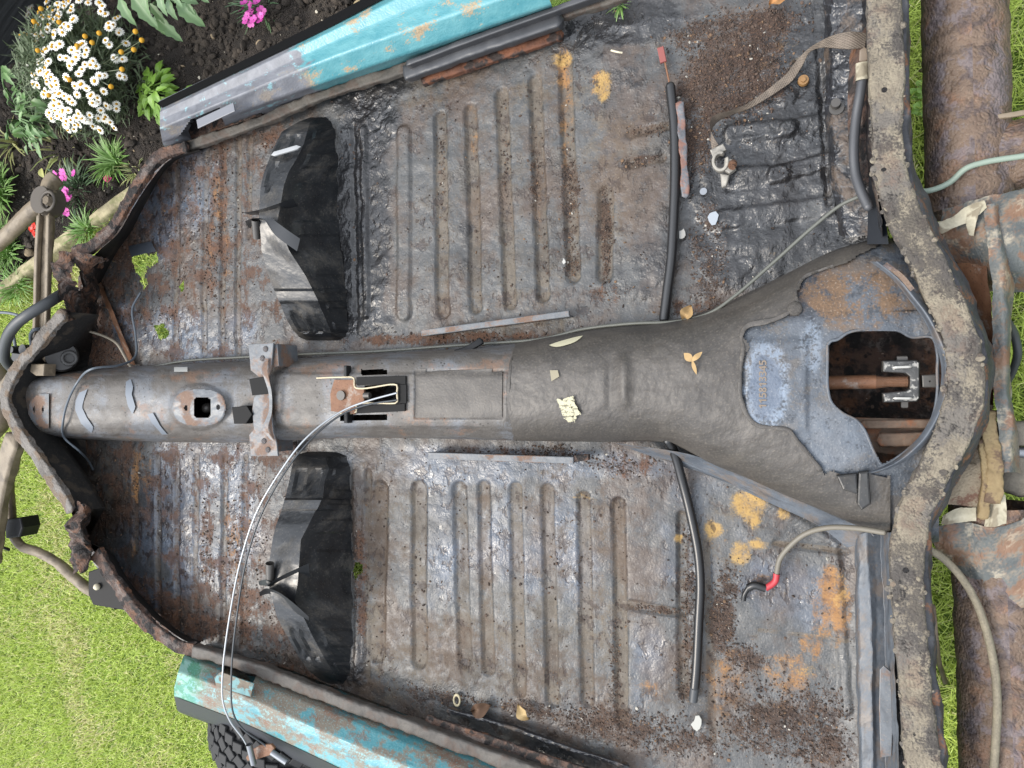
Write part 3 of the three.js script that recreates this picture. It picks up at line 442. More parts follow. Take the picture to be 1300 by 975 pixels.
function panHalf(side) {
  const st = 0.0035, nx = Math.ceil((FX1 - FX0) / st), z0 = side < 0 ? FZ0 : SPLIT, z1 = side < 0 ? SPLIT : FZ1, nz = Math.ceil((z1 - z0) / st), W = nz + 1, pos = new Float32Array((nx + 1) * W * 3), uv = new Float32Array((nx + 1) * W * 2), ix = [];
  for (let i = 0; i <= nx; i++) for (let j = 0; j <= nz; j++) { const k = i * W + j, x = lerp(FX0, FX1, i / nx), z = lerp(z0, z1, j / nz); pos[k * 3] = x; pos[k * 3 + 1] = PAN + floorY(x, z); pos[k * 3 + 2] = z; uv[k * 2] = x; uv[k * 2 + 1] = z; }
  for (let i = 0; i < nx; i++) for (let j = 0; j < nz; j++) {
    const q = [lerp(FX0, FX1, (i + 0.5) / nx), lerp(z0, z1, (j + 0.5) / nz)]; if (!inside(q, panOut) || inside(q, underTun)) continue;
    const jag = [q[0] + 0.012 * (smp(NB, q[0] * 9, q[1] * 9) - 0.5), q[1] + 0.012 * (smp(NB, q[0] * 9 + 0.5, q[1] * 9) - 0.5)]; if (HOLES.some((o) => inside(jag, o))) continue;
    const a = i * W + j, b = a + W; ix.push(a, a + 1, b, b, a + 1, b + 1);
  }
  const g = new THREE.BufferGeometry(); g.setAttribute('position', new THREE.BufferAttribute(pos, 3)); g.setAttribute('uv', new THREE.BufferAttribute(uv, 2)); g.setIndex(ix); g.computeVertexNormals(); return g;
}
mesh('floor_panel', panHalf(-1), floorMat, car, 'floor panel beside the flower bed, black bitumen and brown rust crumbs at its rear');
mesh('floor_panel', panHalf(1), floorMat, car, 'greyer floor panel beside the lawn, yellow and orange rust blotches at its rear');

// centre tunnel: left and right feet in the photograph, height, and fullness of the section
const TUN = [[14, 490, 540, 0.085, 5], [20, 485, 546, 0.108, 6], [30, 481, 550, 0.114, 6], [44, 478, 552, 0.116, 6], [70, 474, 555, 0.118, 5], [110, 470, 558, 0.120, 3.2], [200, 463, 561, 0.122, 2.4], [300, 459, 562, 0.125, 2.8], [360, 456, 560, 0.126, 3.6], [450, 451, 556, 0.126, 4.0], [560, 444, 557, 0.125, 3.8], [640, 438, 559, 0.126, 3.2], [700, 427, 560, 0.13, 2.7], [770, 416, 561, 0.133, 2.6], [850, 407, 563, 0.134, 2.6], [900, 394, 588, 0.134, 2.6], [950, 372, 608, 0.133, 2.7], [1000, 347, 630, 0.130, 2.9], [1060, 318, 655, 0.124, 3.2], [1110, 305, 676, 0.115, 3.6], [1160, 300, 690, 0.105, 4]];
function tun(px) { let k = 0; while (k < TUN.length - 2 && px > TUN[k + 1][0]) k++; const a = TUN[k], b = TUN[k + 1], t = clamp((px - a[0]) / (b[0] - a[0])), p = TUN[Math.max(0, k - 1)], q = TUN[Math.min(TUN.length - 1, k + 2)];
  const cr = (n) => { const m1 = (b[n] - p[n]) / (b[0] - p[0]) * (b[0] - a[0]), m2 = (q[n] - a[n]) / (q[0] - a[0]) * (b[0] - a[0]), t2 = t * t, t3 = t2 * t; return (2 * t3 - 3 * t2 + 1) * a[n] + (t3 - 2 * t2 + t) * m1 + (-2 * t3 + 3 * t2) * b[n] + (t3 - t2) * m2; };
  return [cr(1), cr(2), cr(3), lerp(a[4], b[4], t)]; }
// height of the tunnel over the pan where the photograph shows (px, py)
function tunH(px, py) { const [a, b, h, n] = tun(px), s = clamp((py - a) / (b - a)) * 2 - 1; return h * Math.pow(Math.max(0, 1 - Math.pow(Math.abs(s), n)), 1 / n); }
const T = (px, py, up = 0) => P(px, py, tunH(px, py) + up);
const shiftHole = (x, y) => x > 246 && x < 268 && y > 504 && y < 531 && Math.abs(x - 257) + Math.abs(y - 517.5) < 21;
const brakeSlot = (x, y) => (x > 463 && x < 503 && y > 489 && y < 511) || (x > 459 && x < 491 && y > 469 && y < 476) || (x > 432 && x < 492 && y > 526 && y < 534);
const REARHOLE = [[1050.5, 438], [1055, 433], [1063, 431], [1080, 421], [1138, 419], [1158, 428], [1183, 428], [1191, 448], [1195, 470], [1193, 500], [1184, 530], [1170, 554], [1142, 579], [1120, 590], [1108, 571], [1097, 546], [1086, 533], [1070, 525], [1056, 512], [1051, 495]];
const rearHole = (x, y) => inside([x, y], REARHOLE);
const footZ = (s) => 0.5 - 0.5 * Math.cos(Math.PI * s);
function tunnelSheet(x0, x1, nu, nv, up, hole, s0 = 0, s1 = 1, extra) {
  const flat = x0 === 655;
  return surface(nu, nv, (u, v) => { const px = lerp(x0, x1, u), [a, b] = tun(px), s = footZ(lerp(s0, s1, v)), py = lerp(a, b, s); const p = T(px, py, (extra ? extra(px, py, s) : 0)); if (up) { p.y += up; } p.y += (smp(NA, p.x * 2, p.z * 2) - 0.5) * 0.004; return p; },
    { flat, hole: hole && ((u, v) => { const px = lerp(x0, x1, u), [a, b] = tun(px); return hole(px, lerp(a, b, footZ(lerp(s0, s1, v)))); }) });
}
// pressings on the tunnel: raised gear lever pad, flat handbrake plate, pad behind it
const tunRelief = (px, py) => 0.006 * (1 - sst(0.85, 1.05, Math.hypot((px - 252) / 38, (py - 517) / 30))) + 0.004 * sst(345, 350, px) * sst(650, 640, px) * sst(472, 476, py) * sst(546, 540, py) - 0.004 * sst(525, 529, px) * sst(642, 638, px) * sst(468, 472, py) * sst(534, 530, py);
const tunnel = mesh('centre_tunnel', tunnelSheet(24, 664, 430, 96, 0, (x, y) => shiftHole(x, y) || brakeSlot(x, y), 0, 1, tunRelief), steel, car, 'long grey brown steel tunnel with slots for the hand brake');
const rearTun = mesh('tunnel_rear', tunnelSheet(655, 1192, 420, 170, 0, rearHole, 0, 1, (px, py) => 0.004 * (1 - sst(0.9, 1.1, Math.max(Math.abs(px - 985) / 40, Math.abs(py - 490) / 58)))), rearMat, car, 'blue grey rear end of the tunnel round the large opening');
// felt mat over the wide part of the tunnel
const matEdge = (x, y) => { // where the felt is torn away round the rear plate
  const plate = [[952, 440], [941, 425], [948, 414], [980, 408], [1003, 396], [1012, 385], [1010, 372], [1020, 352], [1050, 340], [1075, 335], [1130, 300], [1210, 280], [1210, 700], [1130, 605], [1098, 598], [1080, 603], [1060, 598], [1044, 600], [1030, 580], [1010, 555], [1003, 545], [985, 543], [962, 541], [950, 530], [940, 500], [941, 460]];
  return inside([x + 5 * (smp(NB, x * 0.021, y * 0.021) - 0.5), y + 5 * (smp(NB, x * 0.021 + 0.5, y * 0.021) - 0.5)], plate); };
const matLeft = (y) => 648 + 10 * Math.pow((y - 500) / 55, 2) * 0.5;
mesh('tunnel_mat', tunnelSheet(640, 1130, 380, 150, 0.0045, (x, y) => x < matLeft(y) || matEdge(x, y), 0.0, 1.0, (px, py) => 0.003 * smp(NB, px * 0.006, py * 0.006) - 0.0035 * Math.exp(-(((px - 775) / 6) ** 2)) * (1 - sst(26, 44, Math.abs(py - 487))) + 0.008 * Math.exp(-(((px - 793) / 8) ** 2)) * (1 - sst(20, 40, Math.abs(py - 485)))), felt, car, 'brown felt mat over the wide rear of the tunnel');
mesh('mat_edge', bar([[652, 444], [648, 470], [646, 500], [649, 530], [656, 556]].map(([x, y]) => T(x, y, 0.004)), 0.006, 0.005, 30, 0.001), felt, car);
const felt2 = mesh('tunnel_pad', tunnelSheet(528, 640, 60, 40, 0.002, (x, y) => y < 470 || y > 531 || x < 526 + 2 * smp(NB, y * 0.03, 0) || x > 639, 0, 1, tunRelief), felt, car, 'rectangular felt pad on the flat tunnel top behind the hand brake slots');
// copper coloured weld in the crease of the mat
mesh('weld_spot', new THREE.SphereGeometry(1, 16, 10).scale(0.008, 0.0035, 0.009).translate(...T(797, 487, 0.006).toArray()), plain('#8a6456', 0.45), car, 'reddish round spot in the crease of the tunnel mat');
// gear lever opening collar
const collar = (k) => { const a = []; for (let i = 0; i < 28; i++) { const t = i / 28 * Math.PI * 2, c = Math.cos(t), s = Math.sin(t); a.push([253 + 29 * k * Math.sign(c) * Math.pow(Math.abs(c), 0.75), 517 + 21 * k * Math.sign(s) * Math.pow(Math.abs(s), 0.75)]); } return a; };
mesh('gear_lever_plate', surface(60, 44, (u, v) => { const px = lerp(219, 290, u), py = lerp(493, 543, v); return T(px, py, 0.008 + tunRelief(px, py) + 0.0015 * (smp(NB, px * 0.02, py * 0.02) - 0.5)); }, { hole: (u, v) => { const px = lerp(219, 290, u), py = lerp(493, 543, v); return shiftHole(px, py) || Math.pow(Math.abs((px - 253) / 33), 2.6) + Math.pow(Math.abs((py - 517.5) / 23), 2.6) > 1 || Math.hypot((px - 236) / 2.4, (py - 518) / 3.5) < 1 || Math.hypot((px - 277) / 2.4, (py - 517) / 3.5) < 1; } }), greyPaint, car, 'oval grey plate round the gear lever opening');
mesh('shift_ball', new THREE.SphereGeometry(0.011, 16, 12).translate(...T(263, 518, -0.028).toArray()), castIron, car);
mesh('tunnel_end', new THREE.SphereGeometry(1, 24, 16).scale(0.04, 0.055, 0.066).translate(...P(38, 515, 0.062).toArray()), steel, car);
// shiny strips torn out of the tunnel's coating
for (const q of [[[160, 483], [166, 481], [169, 492], [167, 500], [172, 517], [168, 526], [162, 515], [159, 500]], [[101, 498], [111, 494], [107, 505], [104, 517], [110, 530], [119, 543], [116, 550], [103, 538], [95, 520], [96, 508]], [[187, 526], [194, 524], [203, 540], [206, 544], [213, 552], [206, 552], [192, 536]]]) mesh('bare_strip', surface(14, 14, (u, v) => { const ys = q.map((p) => p[1]), py = lerp(Math.min(...ys) + 0.4, Math.max(...ys) - 0.4, v), xs = []; for (let i = 0; i < q.length; i++) { const a = q[i], b = q[(i + 1) % q.length]; if ((a[1] > py) !== (b[1] > py)) xs.push(a[0] + (py - a[1]) / (b[1] - a[1]) * (b[0] - a[0])); } if (!xs.length) xs.push(q[0][0], q[0][0]); return T(lerp(Math.min(...xs), Math.max(...xs), u), py, 0.003); }), plain('#747b84', 0.6), car, 'bare bluish strip in the torn coating');
mesh('nose_plate', surface(26, 20, (u, v) => { const px = lerp(36, 62, u), py = lerp(500, 544, v); return T(px, py, 0.005); }, { hole: (u, v) => { const px = lerp(36, 62, u), py = lerp(500, 544, v); return Math.hypot((px - 62) / 26, (py - 521) / 23) > 1 || Math.hypot((px - 43.5) / 1.8, (py - 520) / 3.6) < 1 || Math.hypot((px - 54.5) / 1.8, (py - 520) / 3.6) < 1; } }), greyPaint, car, 'small bluish plate with two bolt holes at the front end of the tunnel');

// hand brake mount: rusty bolt plate, thin steel frame, lever rod end
const hb = (pts, r = 0.0016) => pipem(pts.map(([x, y, up = 0.006]) => T(x, y, up)), r, 60, 6);
mesh('brake_mount', prism([[424, 482], [450, 482], [452, 492], [462, 494], [462, 511], [452, 514], [450, 526], [420, 522], [419, 500]], 0.1325, 0.006, 0.001), rodRust, car, 'rust brown bolt plate of the hand brake');
mesh('brake_frame', [hb([[402, 480], [431, 479], [449, 480], [451, 492, 0.012], [498, 488, 0.012], [504, 489, 0.012], [504, 499, 0.012], [504, 511, 0.012], [500, 512, 0.012], [453, 514, 0.012], [452, 523], [432, 525]])], plain('#cdbfa0', 0.6), car, 'pale steel edge of the hand brake bracket');
each('brake_cheek', [prism([[452, 479], [515, 477], [515, 488], [453, 489]], 0.1335, 0.004, 0.0008), prism([[453, 515], [500, 513], [514, 512], [514, 522], [453, 525]], 0.1335, 0.004, 0.0008), prism([[504, 488], [516, 488], [516, 512], [504, 512]], 0.134, 0.003, 0.0008)], black, car, 'dark cheek plates of the hand brake bracket');
each('brake_nut', [new THREE.CylinderGeometry(0.006, 0.006, 0.012, 6).rotateZ(1.57).translate(...T(466, 502, 0.012).toArray()), new THREE.CylinderGeometry(0.009, 0.009, 0.004, 14).translate(...T(433, 502, 0.010).toArray())], castIron, car);
each('slot_pin', [roundBox(0.008, 0.02, 0.022).rotateX(1.57).translate(...T(443, 530, 0.006).toArray()), roundBox(0.007, 0.02, 0.016).rotateX(1.57).translate(...T(441, 471, 0.008).toArray())], rubber, car);

// seat stop bracket across the tunnel
const brk = mesh('seat_bracket', [prism([[315, 437], [347, 435], [346, 448], [344, 470], [341, 478], [343, 500], [344, 520], [347, 548], [351, 562], [353, 579], [318, 579], [316, 552], [322, 545], [320, 520], [322, 505], [328, 498], [330, 480], [318, 470]], 0.142, 0.004, 0.001), prism([[347, 436], [352, 437], [354, 465], [347, 466]], 0.135, 0.06, 0.001), prism([[318, 437], [324, 437], [324, 452], [318, 452]], 0.137, 0.11, 0.001), prism([[319, 560], [326, 560], [326, 577], [319, 577]], 0.137, 0.11, 0.001)], greyPaint, car, 'rusty grey pressed bracket across the tunnel');
each('bracket_tab', [prism([[316, 481], [336, 478], [341, 500], [320, 502]], 0.1465, 0.004, 0.001), prism([[294, 517], [313, 515], [320, 526], [312, 538], [297, 538]], 0.1465, 0.02, 0.001)], black, brk, 'black tabs of the bracket');
each('bracket_rivet', [[337, 443], [333, 455], [340, 571], [335, 560]].map(([x, y]) => new THREE.SphereGeometry(0.006, 10, 6).scale(1, 0.5, 1).translate(...P(x, y, 0.1425).toArray())), greyPaint, brk);
mesh('bracket_strap', loft([pl([[336, 455, 0.146], [332, 470, 0.152], [336, 482, 0.15], [341, 500, 0.148], [341, 522, 0.148], [334, 545, 0.15], [343, 558, 0.146]]), pl([[341, 455, 0.146], [339, 470, 0.152], [342, 484, 0.15], [345, 500, 0.148], [345, 524, 0.148], [340, 546, 0.15], [348, 560, 0.146]])], 30, 3), greyPaint, brk, 'bent rusty strap of the bracket');
each('bracket_foot', [prism([[347, 566], [360, 563], [376, 560], [374, 577], [352, 578]], 0.02, 0.004, 0.001), prism([[348, 438], [360, 438], [372, 455], [370, 462], [350, 462]], 0.02, 0.004, 0.001)], crust, brk);

// seat supports: x of the front edge, ridge and rear foot in the photograph, with the height
function support(name, rows, label) {
  const n = rows.length, at = (k, u) => { const t = u * (n - 1), i = Math.min(n - 2, Math.floor(t)), f = t - i, a = rows[i], b = rows[i + 1], p = rows[Math.max(0, i - 1)], q = rows[Math.min(n - 1, i + 2)]; const m1 = 0 * p[k] + (b[k] - a[k]), m2 = 0 * q[k] + (b[k] - a[k]), f2 = f * f, f3 = f2 * f; return lerp((2 * f3 - 3 * f2 + 1) * a[k] + (f3 - 2 * f2 + f) * m1 + (-2 * f3 + 3 * f2) * b[k] + (f3 - f2) * m2, lerp(a[k], b[k], f), 0.35); };
  let g = surface(120, 40, (u, v) => {
    const y = at(0, u), h = Math.max(0.001, at(4, u)), hr = at(5, u), F = P(at(1, u), y, h), R = P(at(2, u), y, hr), B = P(at(3, u), y, 0), A = F.clone(); A.y = PAN - 0.002; A.x -= 0.012;
    const t = v * 4; let p;
    if (t < 1) p = A.lerp(F, t); else if (t < 2.6) { const k = (t - 1) / 1.6; p = F.clone().lerp(R, k); } else { const k = (t - 2.6) / 1.4; p = R.clone().lerp(B, k); }
    const sw = (c) => Math.max(0, 1 - ((u - c[0]) / 0.055) ** 2 - (((t - c[1]) / 0.24) ** 2) ** 2);
    for (const c of SW) p.y -= 0.006 * Math.min(1, 2.2 * sw(c));
    const rib = Math.abs(((u * 9) % 1) - 0.5); if (t > 2.9) p.x += 0.003 * sst(0.25, 0.29, rib);
    return p;
  }, { });
  g = toCreasedNormals(g, 0.4);
  return mesh(name, g, supportPaint, car, label);
}
let SW = [[0.17, 1.4], [0.17, 2.05], [0.28, 1.5], [0.87, 1.45], [0.87, 2.1]];
const sA = support('seat_support', [[149, 394, 404, 412, 0.012, 0.012], [154, 380, 394, 420, 0.045, 0.04], [167, 358, 390, 424, 0.075, 0.07], [182, 350, 386, 425, 0.09, 0.085], [199, 343, 378, 427, 0.105, 0.10], [219, 335, 366, 428, 0.12, 0.118], [237, 331, 360, 428, 0.132, 0.13], [262, 329, 356, 428, 0.14, 0.14], [281, 329, 352, 429, 0.14, 0.14], [300, 331, 360, 431, 0.132, 0.13], [318, 332, 367, 432, 0.122, 0.118], [350, 341, 388, 436, 0.10, 0.096], [366, 347, 396, 439, 0.088, 0.084], [370, 349, 398, 439, 0.095, 0.09], [382, 354, 404, 440, 0.088, 0.082], [386, 356, 405, 440, 0.078, 0.074], [404, 363, 413, 441, 0.06, 0.055], [418, 371, 419, 441, 0.042, 0.038], [428, 380, 421, 438, 0.02, 0.018], [432, 392, 412, 428, 0.004, 0.004]], 'black seat support beside the turquoise sill near the flower bed');
SW = [[0.16, 1.45], [0.16, 2.1], [0.8, 1.5], [0.8, 2.1]];
const sB = support('seat_support', [[574, 392, 410, 425, 0.004, 0.004], [579, 374, 412, 440, 0.02, 0.018], [595, 370, 418, 444, 0.045, 0.04], [612, 367, 412, 445, 0.06, 0.055], [632, 362, 410, 446, 0.080, 0.078], [635, 361, 408, 446, 0.090, 0.088], [646, 358, 403, 446, 0.096, 0.093], [649, 357, 400, 446, 0.092, 0.09], [668, 350, 391, 446, 0.115, 0.112], [685, 346, 382, 446, 0.125, 0.124], [712, 342, 380, 446, 0.135, 0.135], [740, 340, 378, 446, 0.138, 0.138], [762, 346, 374, 446, 0.132, 0.132], [785, 352, 386, 446, 0.112, 0.11], [810, 366, 398, 446, 0.085, 0.08], [832, 378, 410, 446, 0.06, 0.055], [852, 392, 422, 444, 0.035, 0.03], [864, 408, 428, 440, 0.012, 0.012], [868, 420, 428, 434, 0.003, 0.003]], 'black seat support beside the lawn with a cable looped past it');
const clampMat = plain('#25272a', 0.42);
mesh('seat_clamp', [loft([pl([[308, 270, 0.155], [330, 266, 0.158], [360, 256, 0.158], [372, 252, 0.15]]), pl([[318, 273, 0.12], [340, 272, 0.12], [368, 264, 0.12], [378, 262, 0.11]])], 20, 4), loft([pl([[311, 281, 0.15], [322, 277, 0.156], [336, 279, 0.156], [349, 298, 0.15], [377, 319, 0.14]]), pl([[316, 290, 0.11], [326, 283, 0.11], [340, 284, 0.11], [356, 302, 0.105], [381, 320, 0.09]])], 24, 4), loft([pl([[336, 279, 0.156], [349, 298, 0.15], [377, 319, 0.14]]), pl([[345, 277, 0.15], [362, 290, 0.145], [381, 303, 0.135]])], 16, 4)], clampMat, sA, 'black folded clamp ears at the middle of the support');
mesh('seat_clamp_pin', pipem([P(324, 279, 0.145), P(326, 302, 0.125)], 0.0075, 4, 14), castIron, sA);
mesh('seat_clamp', [loft([pl([[340, 743, 0.15], [352, 734, 0.155], [372, 724, 0.15], [392, 715, 0.145]]), pl([[347, 748, 0.12], [358, 741, 0.12], [378, 736, 0.115], [393, 732, 0.11]])], 20, 4), loft([pl([[329, 752, 0.152], [338, 747, 0.158], [352, 751, 0.156], [372, 765, 0.15], [392, 783, 0.14]]), pl([[330, 757, 0.12], [340, 754, 0.12], [354, 757, 0.115], [374, 779, 0.11], [392, 788, 0.10]])], 24, 4), loft([pl([[328, 738, 0.14], [338, 736, 0.15], [343, 739, 0.15]]), pl([[329, 743, 0.13], [339, 744, 0.14], [344, 745, 0.14]])], 8, 3)], clampMat, sB, 'black folded clamp ears at the middle of the support');
mesh('seat_clamp_pin', pipem([P(342.5, 715, 0.15), P(343, 738, 0.14)], 0.008, 4, 14), castIron, sB);
mesh('stay_rod', bar([P(344, 197, 0.115), P(382, 186, 0.105)], 0.009, 0.006, 8, 0, { sharp: true }), plain('#a3a5a6', 0.4), sA, 'thin pale rod across the support');

// seat rails on the floor beside the tunnel
mesh('seat_rail', [prism([[534, 419], [722, 394], [723, 402], [535, 427]], 0.034, 0.007, 0.0015), prism([[534, 424.5], [722, 399.5], [722, 401.5], [535, 426]], 0.028, 0.03, 0.0008)], greyPaint, car, 'straight grey seat rail beside the tunnel near the flower bed');
mesh('seat_rail', [prism([[543, 574], [728, 580], [728, 589], [543, 583]], 0.034, 0.007, 0.0015), prism([[543, 575], [728, 581], [728, 583], [543, 577]], 0.028, 0.03, 0.0008)], greyPaint, car, 'straight grey seat rail beside the tunnel near the lawn');
mesh('rail_end', [prism([[728, 578], [747, 577], [747, 584], [729, 587]], 0.03, 0.012, 0.001)], crust, car, 'brown rusty end piece of the rail near the lawn');

// rear plate round the opening: edge lip, bolt, welts
mesh('opening_lip', pipem([...REARHOLE, REARHOLE[0]].map(([x, y]) => T(Math.min(x, 1190), y, -0.001)), 0.0024, 200, 6), slate, car);
mesh('tunnel_interior', [surface(4, 8, (u, v) => P(lerp(960, 1230, u), lerp(380, 590, v), -0.06)), loft([pl([[1000, 385], [1230, 385]], -0.06), pl([[1000, 395], [1230, 395]], 0.11)], 4, 2), loft([pl([[1000, 560], [1240, 590]], -0.06), pl([[1000, 560], [1240, 590]], 0.09)], 4, 2)], crust, car, 'dark brown hollow inside of the tunnel');  // floor and walls of the hollow share one dark brown skin
mesh('shift_rod', [pipem([P(1010, 488, 0.055), P(1052, 486, 0.055), P(1100, 485, 0.055), P(1112, 485, 0.055)], 0.0105, 10, 16), new THREE.CylinderGeometry(0.0075, 0.0105, 0.02, 16).rotateZ(-1.5708).translate(...P(1118, 485, 0.055).toArray()), new THREE.CylinderGeometry(0.0085, 0.0078, 0.03, 16).rotateZ(-1.5708).translate(...P(1138, 484.5, 0.055).toArray())], rodRust, car, 'rust brown shift rod inside the opening');
const cast = skin(bake(256, 256, 0.1, 0.1, (x, y) => { const b = smp(NB, x * 10, y * 10), f = smp(NB, x * 20, y * 20 + 0.3); return [...mix3(mix3(lin('#1d1d1d'), lin('#4c4b48'), b), lin('#b5b2aa'), sst(0.6, 0.8, f) * 0.8), 0.35, b]; }), 0.001);
const cpl = mesh('shift_coupling', [prism([[1121, 458], [1164, 457], [1168, 460], [1168, 506], [1164, 510], [1122, 511], [1121, 499], [1150, 496], [1155, 493], [1155, 478], [1150, 474], [1121, 472]], 0.075, 0.035, 0.002)], cast, car, 'worn steel yoke gripping the rod end');
each('coupling_rib', [bar([P(1133, 466.5, 0.0775), P(1159, 465.5, 0.0775)], 0.004, 0.004, 8, 0, { sharp: true }), bar([P(1133, 505.5, 0.0775), P(1160, 506, 0.0775)], 0.004, 0.004, 8, 0, { sharp: true })], plain('#b5b3ac', 0.35, { metalness: 0.5 }), cpl);
each('coupling_bolt', [roundBox(0.014, 0.012, 0.01).translate(...P(1145, 456, 0.06).toArray()), roundBox(0.009, 0.012, 0.012).translate(...P(1148, 513, 0.055).toArray())], castIron, cpl);
mesh('coupling_stub', prism([[1170, 476], [1190, 475], [1190, 492], [1171, 492]], 0.07, 0.02, 0.002, [[[1177, 482], [1182, 481], [1184, 484], [1182, 487], [1178, 487]]]), castIron, cpl);
mesh('side_strip', [prism([[1078, 530], [1215, 533], [1190, 590], [1120, 612], [1096, 570]], 0.06, 0.006, 0.001), bar([P(1090, 539, 0.07), P(1196, 538, 0.07)], 0.012, 0.008, 14, 0.001, { sharp: true }), bar([P(1112, 559, 0.072), P(1186, 557, 0.07)], 0.02, 0.012, 14, 0.001, { sharp: true })], skin(bake(352, 352, 0.4, 0.4, (x, y) => { const b = smp(NB, x * 8, y * 8), a = smp(NA, x * 6, y * 6); return [...mix3(mix3(lin('#5a4638'), lin('#7a6655'), b), lin('#85573a'), sst(0.5, 0.72, a * 0.6 + gn(x, y) * 0.4)), 0.8, b]; }), 0.002), car, 'rusty strips under the lower edge of the opening');
// curved rim against the putty
const RIM = [[1112, 332], [1122, 339], [1142, 356], [1160, 378], [1178, 402], [1191, 427], [1199, 447], [1203, 468], [1202, 490], [1196, 514], [1186, 537], [1172, 558], [1146, 582], [1124, 594], [1106, 600]];
mesh('rear_rim', loft([RIM.map(([x, y]) => P(x - 8, y, 0.12)), RIM.map(([x, y]) => P(x, y, 0.137)), RIM.map(([x, y]) => P(x + 8, y, 0.128))], 80, 6, { round: true }), slate, car, 'curved steel rim of the opening');
{ // torn edge of the felt round the plate, stamped number in the bloom
  const edge = [[1062, 337], [1046, 342], [1022, 352], [1011, 371], [1012, 385], [1003, 396], [980, 407], [950, 414], [942, 426], [944, 440], [942, 462], [941, 500], [950, 528], [963, 540], [985, 543], [1002, 546], [1010, 556], [1030, 580], [1044, 599]];
  mesh('mat_edge', bar(edge.map(([x, y]) => T(x - 1, y, 0.005)), 0.006, 0.006, 120, 0.002, { n: 10 }), felt, car, 'torn thick edge of the felt mat');
  const fontT = await new FontLoader().loadAsync('fonts/droid/droid_sans_bold.typeface.json'), tg = new TextGeometry('115813345', { font: fontT, size: 0.0105, depth: 0.0012, curveSegments: 3 });
  tg.rotateX(-Math.PI / 2); tg.rotateY(Math.PI / 2); const b0 = T(973, 519, 0.0045); tg.translate(b0.x, b0.y, b0.z); mesh('stamped_number', tg, plain('#7d6f60', 0.7), car, 'rusty stamped number on the plate');
  mesh('plate_hole_shade', new THREE.CylinderGeometry(0.003, 0.003, 0.002, 14).translate(...T(1020.5, 481, 0.001).toArray()), plain('#1a0d06', 0.8), car);  // near-black disc painted for the shade in a small hole
}
mesh('slot_welt', loft([pl([[1121, 337, 0.139], [1140, 352, 0.142], [1156, 370, 0.14]]), pl([[1126, 333, 0.145], [1148, 350, 0.148], [1161, 366, 0.143]])], 20, 3), tubeRust, car);
mesh('plate_bolt', new THREE.SphereGeometry(0.011, 14, 8).scale(1, 0.45, 1).translate(...T(1009, 392, 0.006).toArray()), felt, car);
mesh('side_bracket', [prism([[1090, 600], [1103, 598], [1106, 640], [1094, 648], [1088, 640]], 0.128, 0.06, 0.003), prism([[1062, 604], [1088, 601], [1090, 628], [1070, 622]], 0.126, 0.05, 0.003)], blackPaint, car, 'black bracket at the corner of the rear plate');

// rear cross member: putty covered flange, dark grey side, floor strip in front
const FL = [[1121, -40], [1123, 40], [1125, 100], [1126, 160], [1129, 215], [1138, 250], [1150, 282], [1166, 312], [1182, 345], [1198, 380], [1212, 412], [1221, 440], [1225, 470], [1223, 500], [1216, 530], [1204, 560], [1188, 595], [1170, 628], [1156, 665], [1151, 710], [1153, 770], [1158, 830], [1164, 900], [1171, 960], [1177, 1020]];
mesh('putty_flange', bar(FL.map(([x, y]) => P(x, y, 0.128)), (u) => 0.043 + 0.004 * Math.sin(u * 21) * Math.sin(u * 9), 0.03, 260, 0.0028, { n: 28, pw: 0.28 }), sealant, car, 'cracked beige putty along the curved rear flange');
mesh('flange_web', loft([FL.map(([x, y]) => P(x + 8, y, 0.134)), FL.map(([x, y]) => P(x + 29, y, 0.131)), FL.map(([x, y]) => P(x + 31 + (y > 230 && y < 640 ? 8 : 0), y, 0.09)), FL.map(([x, y]) => P(x + 20, y, 0.0)), FL.map(([x, y]) => P(x - 4, y, 0.0)), FL.map(([x, y]) => P(x - 10, y, 0.118))], 160, 6, { rough: 0.008, round: false }), skin(bake(384, 384, 0.5, 0.5, (x, y) => { const b = smp(NB, x * 6, y * 6), a = smp(NA, x * 5, y * 5); return [...mix3(mix3(lin('#25262a'), lin('#4b4c50'), b), lin('#7a5238'), sst(0.56, 0.72, a * 0.5 + gn(x, y) * 0.5)), 0.7, b]; }), 0.004), car, 'dark grey side of the rear flange');
mesh('rear_strip', loft([pl([[1046, -40], [1047, 100], [1052, 200], [1066, 300]], 0.012), pl([[1054, -40], [1056, 100], [1060, 200], [1074, 300]], 0.034), pl([[1074, -40], [1075, 100], [1080, 200], [1092, 300]], 0.04), pl([[1098, -40], [1098, 100], [1100, 200], [1110, 300]], 0.05), pl([[1106, -40], [1106, 100], [1108, 200], [1120, 300]], 0.11)], 120, 6, { rough: 0.006 }), tarSteel, car, 'tarry black strip in front of the rear flange beside the flower bed');
each('strip_bolt', [new THREE.CylinderGeometry(0.007, 0.008, 0.014, 12).translate(...P(1061, 132, 0.045).toArray()), new THREE.CylinderGeometry(0.011, 0.011, 0.003, 16).translate(...P(1062, 137, 0.04).toArray())], castIron, car);
mesh('floor_edge_plate', loft([pl([[1102, 30], [1101, 130], [1104, 230]], 0.06), pl([[1080, 60], [1076, 150], [1086, 240]], 0.052)], 30, 4, { rough: 0.003 }), crust, car, 'rusty plate beside the rear flange');
mesh('black_gusset', loft([pl([[1104, 200], [1102, 260], [1101, 310]], 0.07), pl([[1118, 200], [1122, 250], [1128, 310]], 0.10)], 20, 5), plain('#24272c', 0.35), car, 'smooth black gusset at the corner of the flange');
